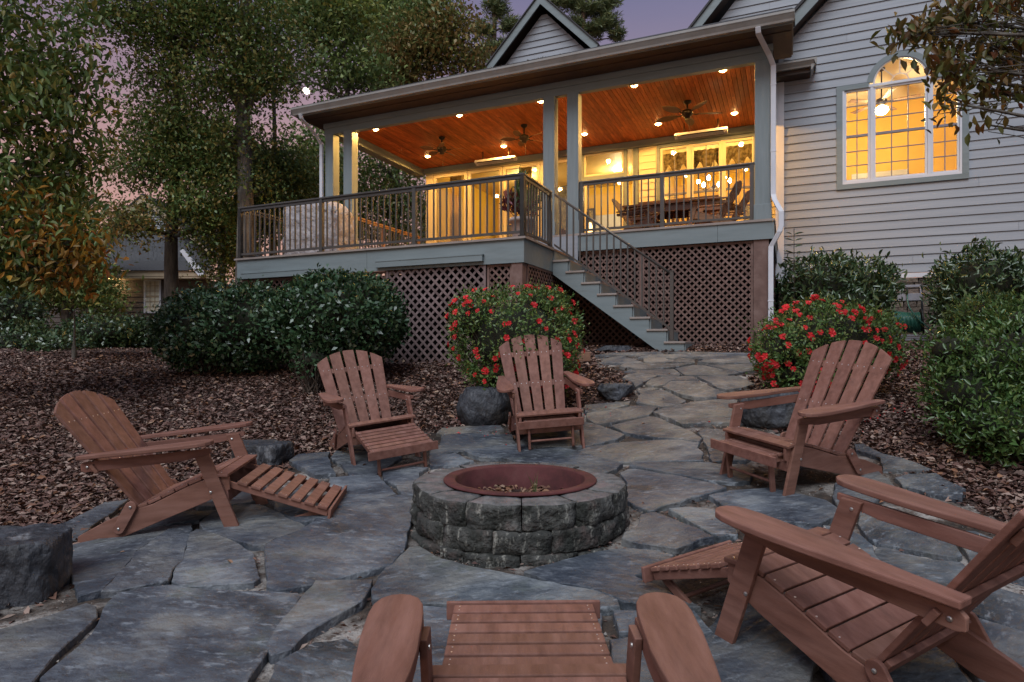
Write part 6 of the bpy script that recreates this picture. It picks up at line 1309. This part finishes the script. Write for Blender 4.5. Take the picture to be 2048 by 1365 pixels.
hbox('handle_bar', 'reel', -.225, .225, .10, .14, z0 + .98, z0 + 1.02); hbox('top_tray', 'reel', -.225, .225, -.04, .14, z0 + .74, z0 + .86); hbox('handle_side', 'reel', -.232, -.21, .08, .12, z0 + .86, z0 + 1.0); hbox('handle_side', 'reel', .21, .232, .08, .12, z0 + .86, z0 + 1.0)
mb = MB(); pts = [hp(-.19 + .38 * (k / 420) if True else 0, .155 * math.cos(k * .30) * (1 + .06 * math.sin(k * .8)), z0 + .38 + .165 * math.sin(k * .30) * (1 + .08 * math.sin(k * .31))) for k in range(420)]
mb.tube(pts, .0115, 6); part('hose_coil', mb, M['hose'], hr, True)
mb = MB(); P = [(0, -.05, z0 + .90), (0, -.07, z0 + .80), (.02, -.14, z0 + .62), (.14, -.2, z0 + .42), (.28, -.26, z0 + .26), (.35, -.28, z0 + .10), (.30, -.32, z0 - .01), (.10, -.36, z0 - .03), (-.08, -.34, z0 + .03), (-.18, -.26, z0 + .18), (-.21, -.20, z0 + .38), (-.20, -.12, z0 + .52)]
Q = []
for i in range(len(P) - 1):
    a = [Vector(P[max(i - 1, 0)]), Vector(P[i]), Vector(P[i + 1]), Vector(P[min(i + 2, len(P) - 1)])]
    for k in range(5): u = k / 5; Q.append(hp(*(.5 * ((2 * a[1]) + (a[2] - a[0]) * u + (2 * a[0] - 5 * a[1] + 4 * a[2] - a[3]) * u * u + (3 * a[1] - a[0] - 3 * a[2] + a[3]) * u ** 3))))
mb.tube(Q, .0115, 8); part('loose_hose', mb, M['hose'], hr, True); mb = MB(); mb.tube([hp(0, -.05, z0 + .95), hp(0, -.05, z0 + .86)], [.014, .022], 8); part('nozzle', mb, M['reeldark'], hr)

# ------------------------------------------------------------------ neighbouring house
NY = 25.0; nb = thing('neighbour_house', 'dark grey shingled house among the trees at left with one lit small-paned window', 'house', (-14.5, NY, .0))
NX = lambda px, Y=NY: (px - 1024) / 1265 * Y
NZ = lambda py, Y=NY: H - (py - 703) / 1265 * Y
x0, x1 = NX(-60), NX(418)
mb = MB(); mb.box(x0, x1, NY + .04, NY + 9, 0, NZ(560)); wl = part('wall', mb, M['nlap'], nb)
z = .05
while z < NZ(562): mb = MB(); mb.prism([(NY, z), (NY + .04, z), (NY + .04, z + .2), (NY + .025, z + .2)], x0, x1 + .01, 'x'); part('siding_board', mb, M['nlap'], wl); z += .2
mb = MB(); mb.box(x0 - .2, x1 + .45, NY - .5, NY + .1, NZ(560), NZ(552)); mb.box(x0 - .2, x1 + .45, NY - .52, NY - .501, NZ(556), NZ(545)); part('eave', mb, M['ntrim'], nb)
mb = MB(); mb.add([(x0 - .3, NY - .6, NZ(545)), (x1 + .5, NY - .6, NZ(545)), (NX(372), NY + 1.6, NZ(508)), (x0 - .3, NY + 1.6, NZ(508))], [(0, 1, 2, 3)]); part('skirt_roof', mb, M['shingle'], nb)
gx0, gx1, gp = NX(120), NX(395), NX(255); ga = NZ(395)
gy = NY + 1.4; mb = MB(); mb.prism([(gx0, NZ(520)), (gx1, NZ(520)), (gx1 - .1, NZ(505)), (gp, ga), (gx0 + .1, NZ(505))], gy, gy + .1, 'y'); gw = part('gable', mb, M['nroof'], nb)
z = NZ(518); r_ = 0
while z < ga - .3:
    f = max(0, (z - NZ(505)) / (ga - NZ(505))); a0 = gx0 + .1 + (gp - gx0) * f; a1 = gx1 - .1 - (gx1 - gp) * f; x = a0 + random.uniform(0, .3); mb = MB()
    while x < a1 - .12: w = random.uniform(.12, .24); mb.box(x + .006, x + w, gy - .03 - random.uniform(0, .008), gy - .001, z, z + .26); x += w
    if mb.v: part('shingle_course', mb, M['nroof'], gw)
    z += .24
for sx_, ex in ((gx0, -1), (gx1, 1)):
    mb = MB(); mb.prism([(gp, ga + .35), (sx_ + ex * .35, NZ(508)), (sx_ + ex * .35, NZ(515)), (gp, ga + .08)], gy - .35, gy - .3, 'y'); part('rake_board', mb, M['ntrim'], nb)
    mb = MB(); mb.prism([(gp, ga + .42), (sx_ + ex * .42, NZ(506)), (sx_ + ex * .35, NZ(508)), (gp, ga + .35)], gy - .38, gy + 8, 'y'); part('roof', mb, M['shingle'], nb)
mb = MB()
for k in range(9): mb.box(gp + .05, gp + 1.1, gy - .06, gy - .032, ga - 1.1 + k * .10, ga - 1.04 + k * .10)
part('louvre_vent', mb, M['white'], nb)
mb = MB(); mb.prism([(NX(378), NZ(508)), (NX(384), NZ(504)), (NX(424), NZ(548)), (NX(424), NZ(556)), (NX(414), NZ(556))], NY - .7, NY - .62, 'y'); part('eave_end', mb, M['white'], nb)
w0, w1, wz0, wz1 = NX(291), NX(320), NZ(624), NZ(562)
nw = frame_box(nb, 'window', 'white', w0 - .05, w1 + .05, wz0 - .05, wz1 + .05, .07, NY - .04, NY + .0); NPN = mat('painted_lit_pane', [(.62, .57, .44), (.70, .65, .52)], 3, .3, 0); M['npn'] = NPN  # pane's pale colour stands in for light from inside
simple('pane', 'npn', nw, (w0 + .02, w1 - .02, NY - .012, NY - .004, wz0 + .02, wz1 - .02))
for k in (1, 2): x = w0 + (w1 - w0) * k / 3; simple('muntin', 'ntrim', nw, (x - .012, x + .012, NY - .03, NY - .013, wz0 + .02, wz1 - .02))
for k in range(1, 6): z = wz0 + (wz1 - wz0) * k / 6; h = .03 if k == 3 else .012; simple('muntin', 'ntrim', nw, (w0 + .02, w1 - .02, NY - .034, NY - .031, z - h, z + h))
w0, w1 = NX(78), NX(118); simple('window', 'ntrim', nb, (w0, w1, NY - .04, NY, NZ(612), NZ(570))); simple('corner_post', 'white', nb, (NX(54), NX(60), NY - .06, NY - .001, 0, NZ(565)))
lw = thing('wall_lamp', 'warm lamp under the neighbouring eave washing the dark wall', 'lamp', (NX(232), NY - .25, NZ(566))); mb = MB(); mb.lathe([(.03, 0), (.07, -.10), (.001, -.12)], (NX(232), NY - .25, NZ(563)), 12); part('shade', mb, M['bulb3'], lw, True); plight(lw, 5, (1, .6, .25), (0, 0, -.15))
# ------------------------------------------------------------------ moon
c = blobpix(613, 182, 700); r = 6.5 / 1265 * 700 * 1.0; mb = MB(); mb.lathe([(max(.001, r * math.cos(a)), r * math.sin(a)) for a in np.linspace(-math.pi / 2, math.pi / 2, 14)], tuple(c), 24); mo = mb.mesh('moon', M['moon'], tuple(c), True); o = bpy.data.objects.new('moon', mo); COL.objects.link(o); o.location = c; tagged(o, 'bright round moon glowing through the treetops left of the porch eave', 'moon')
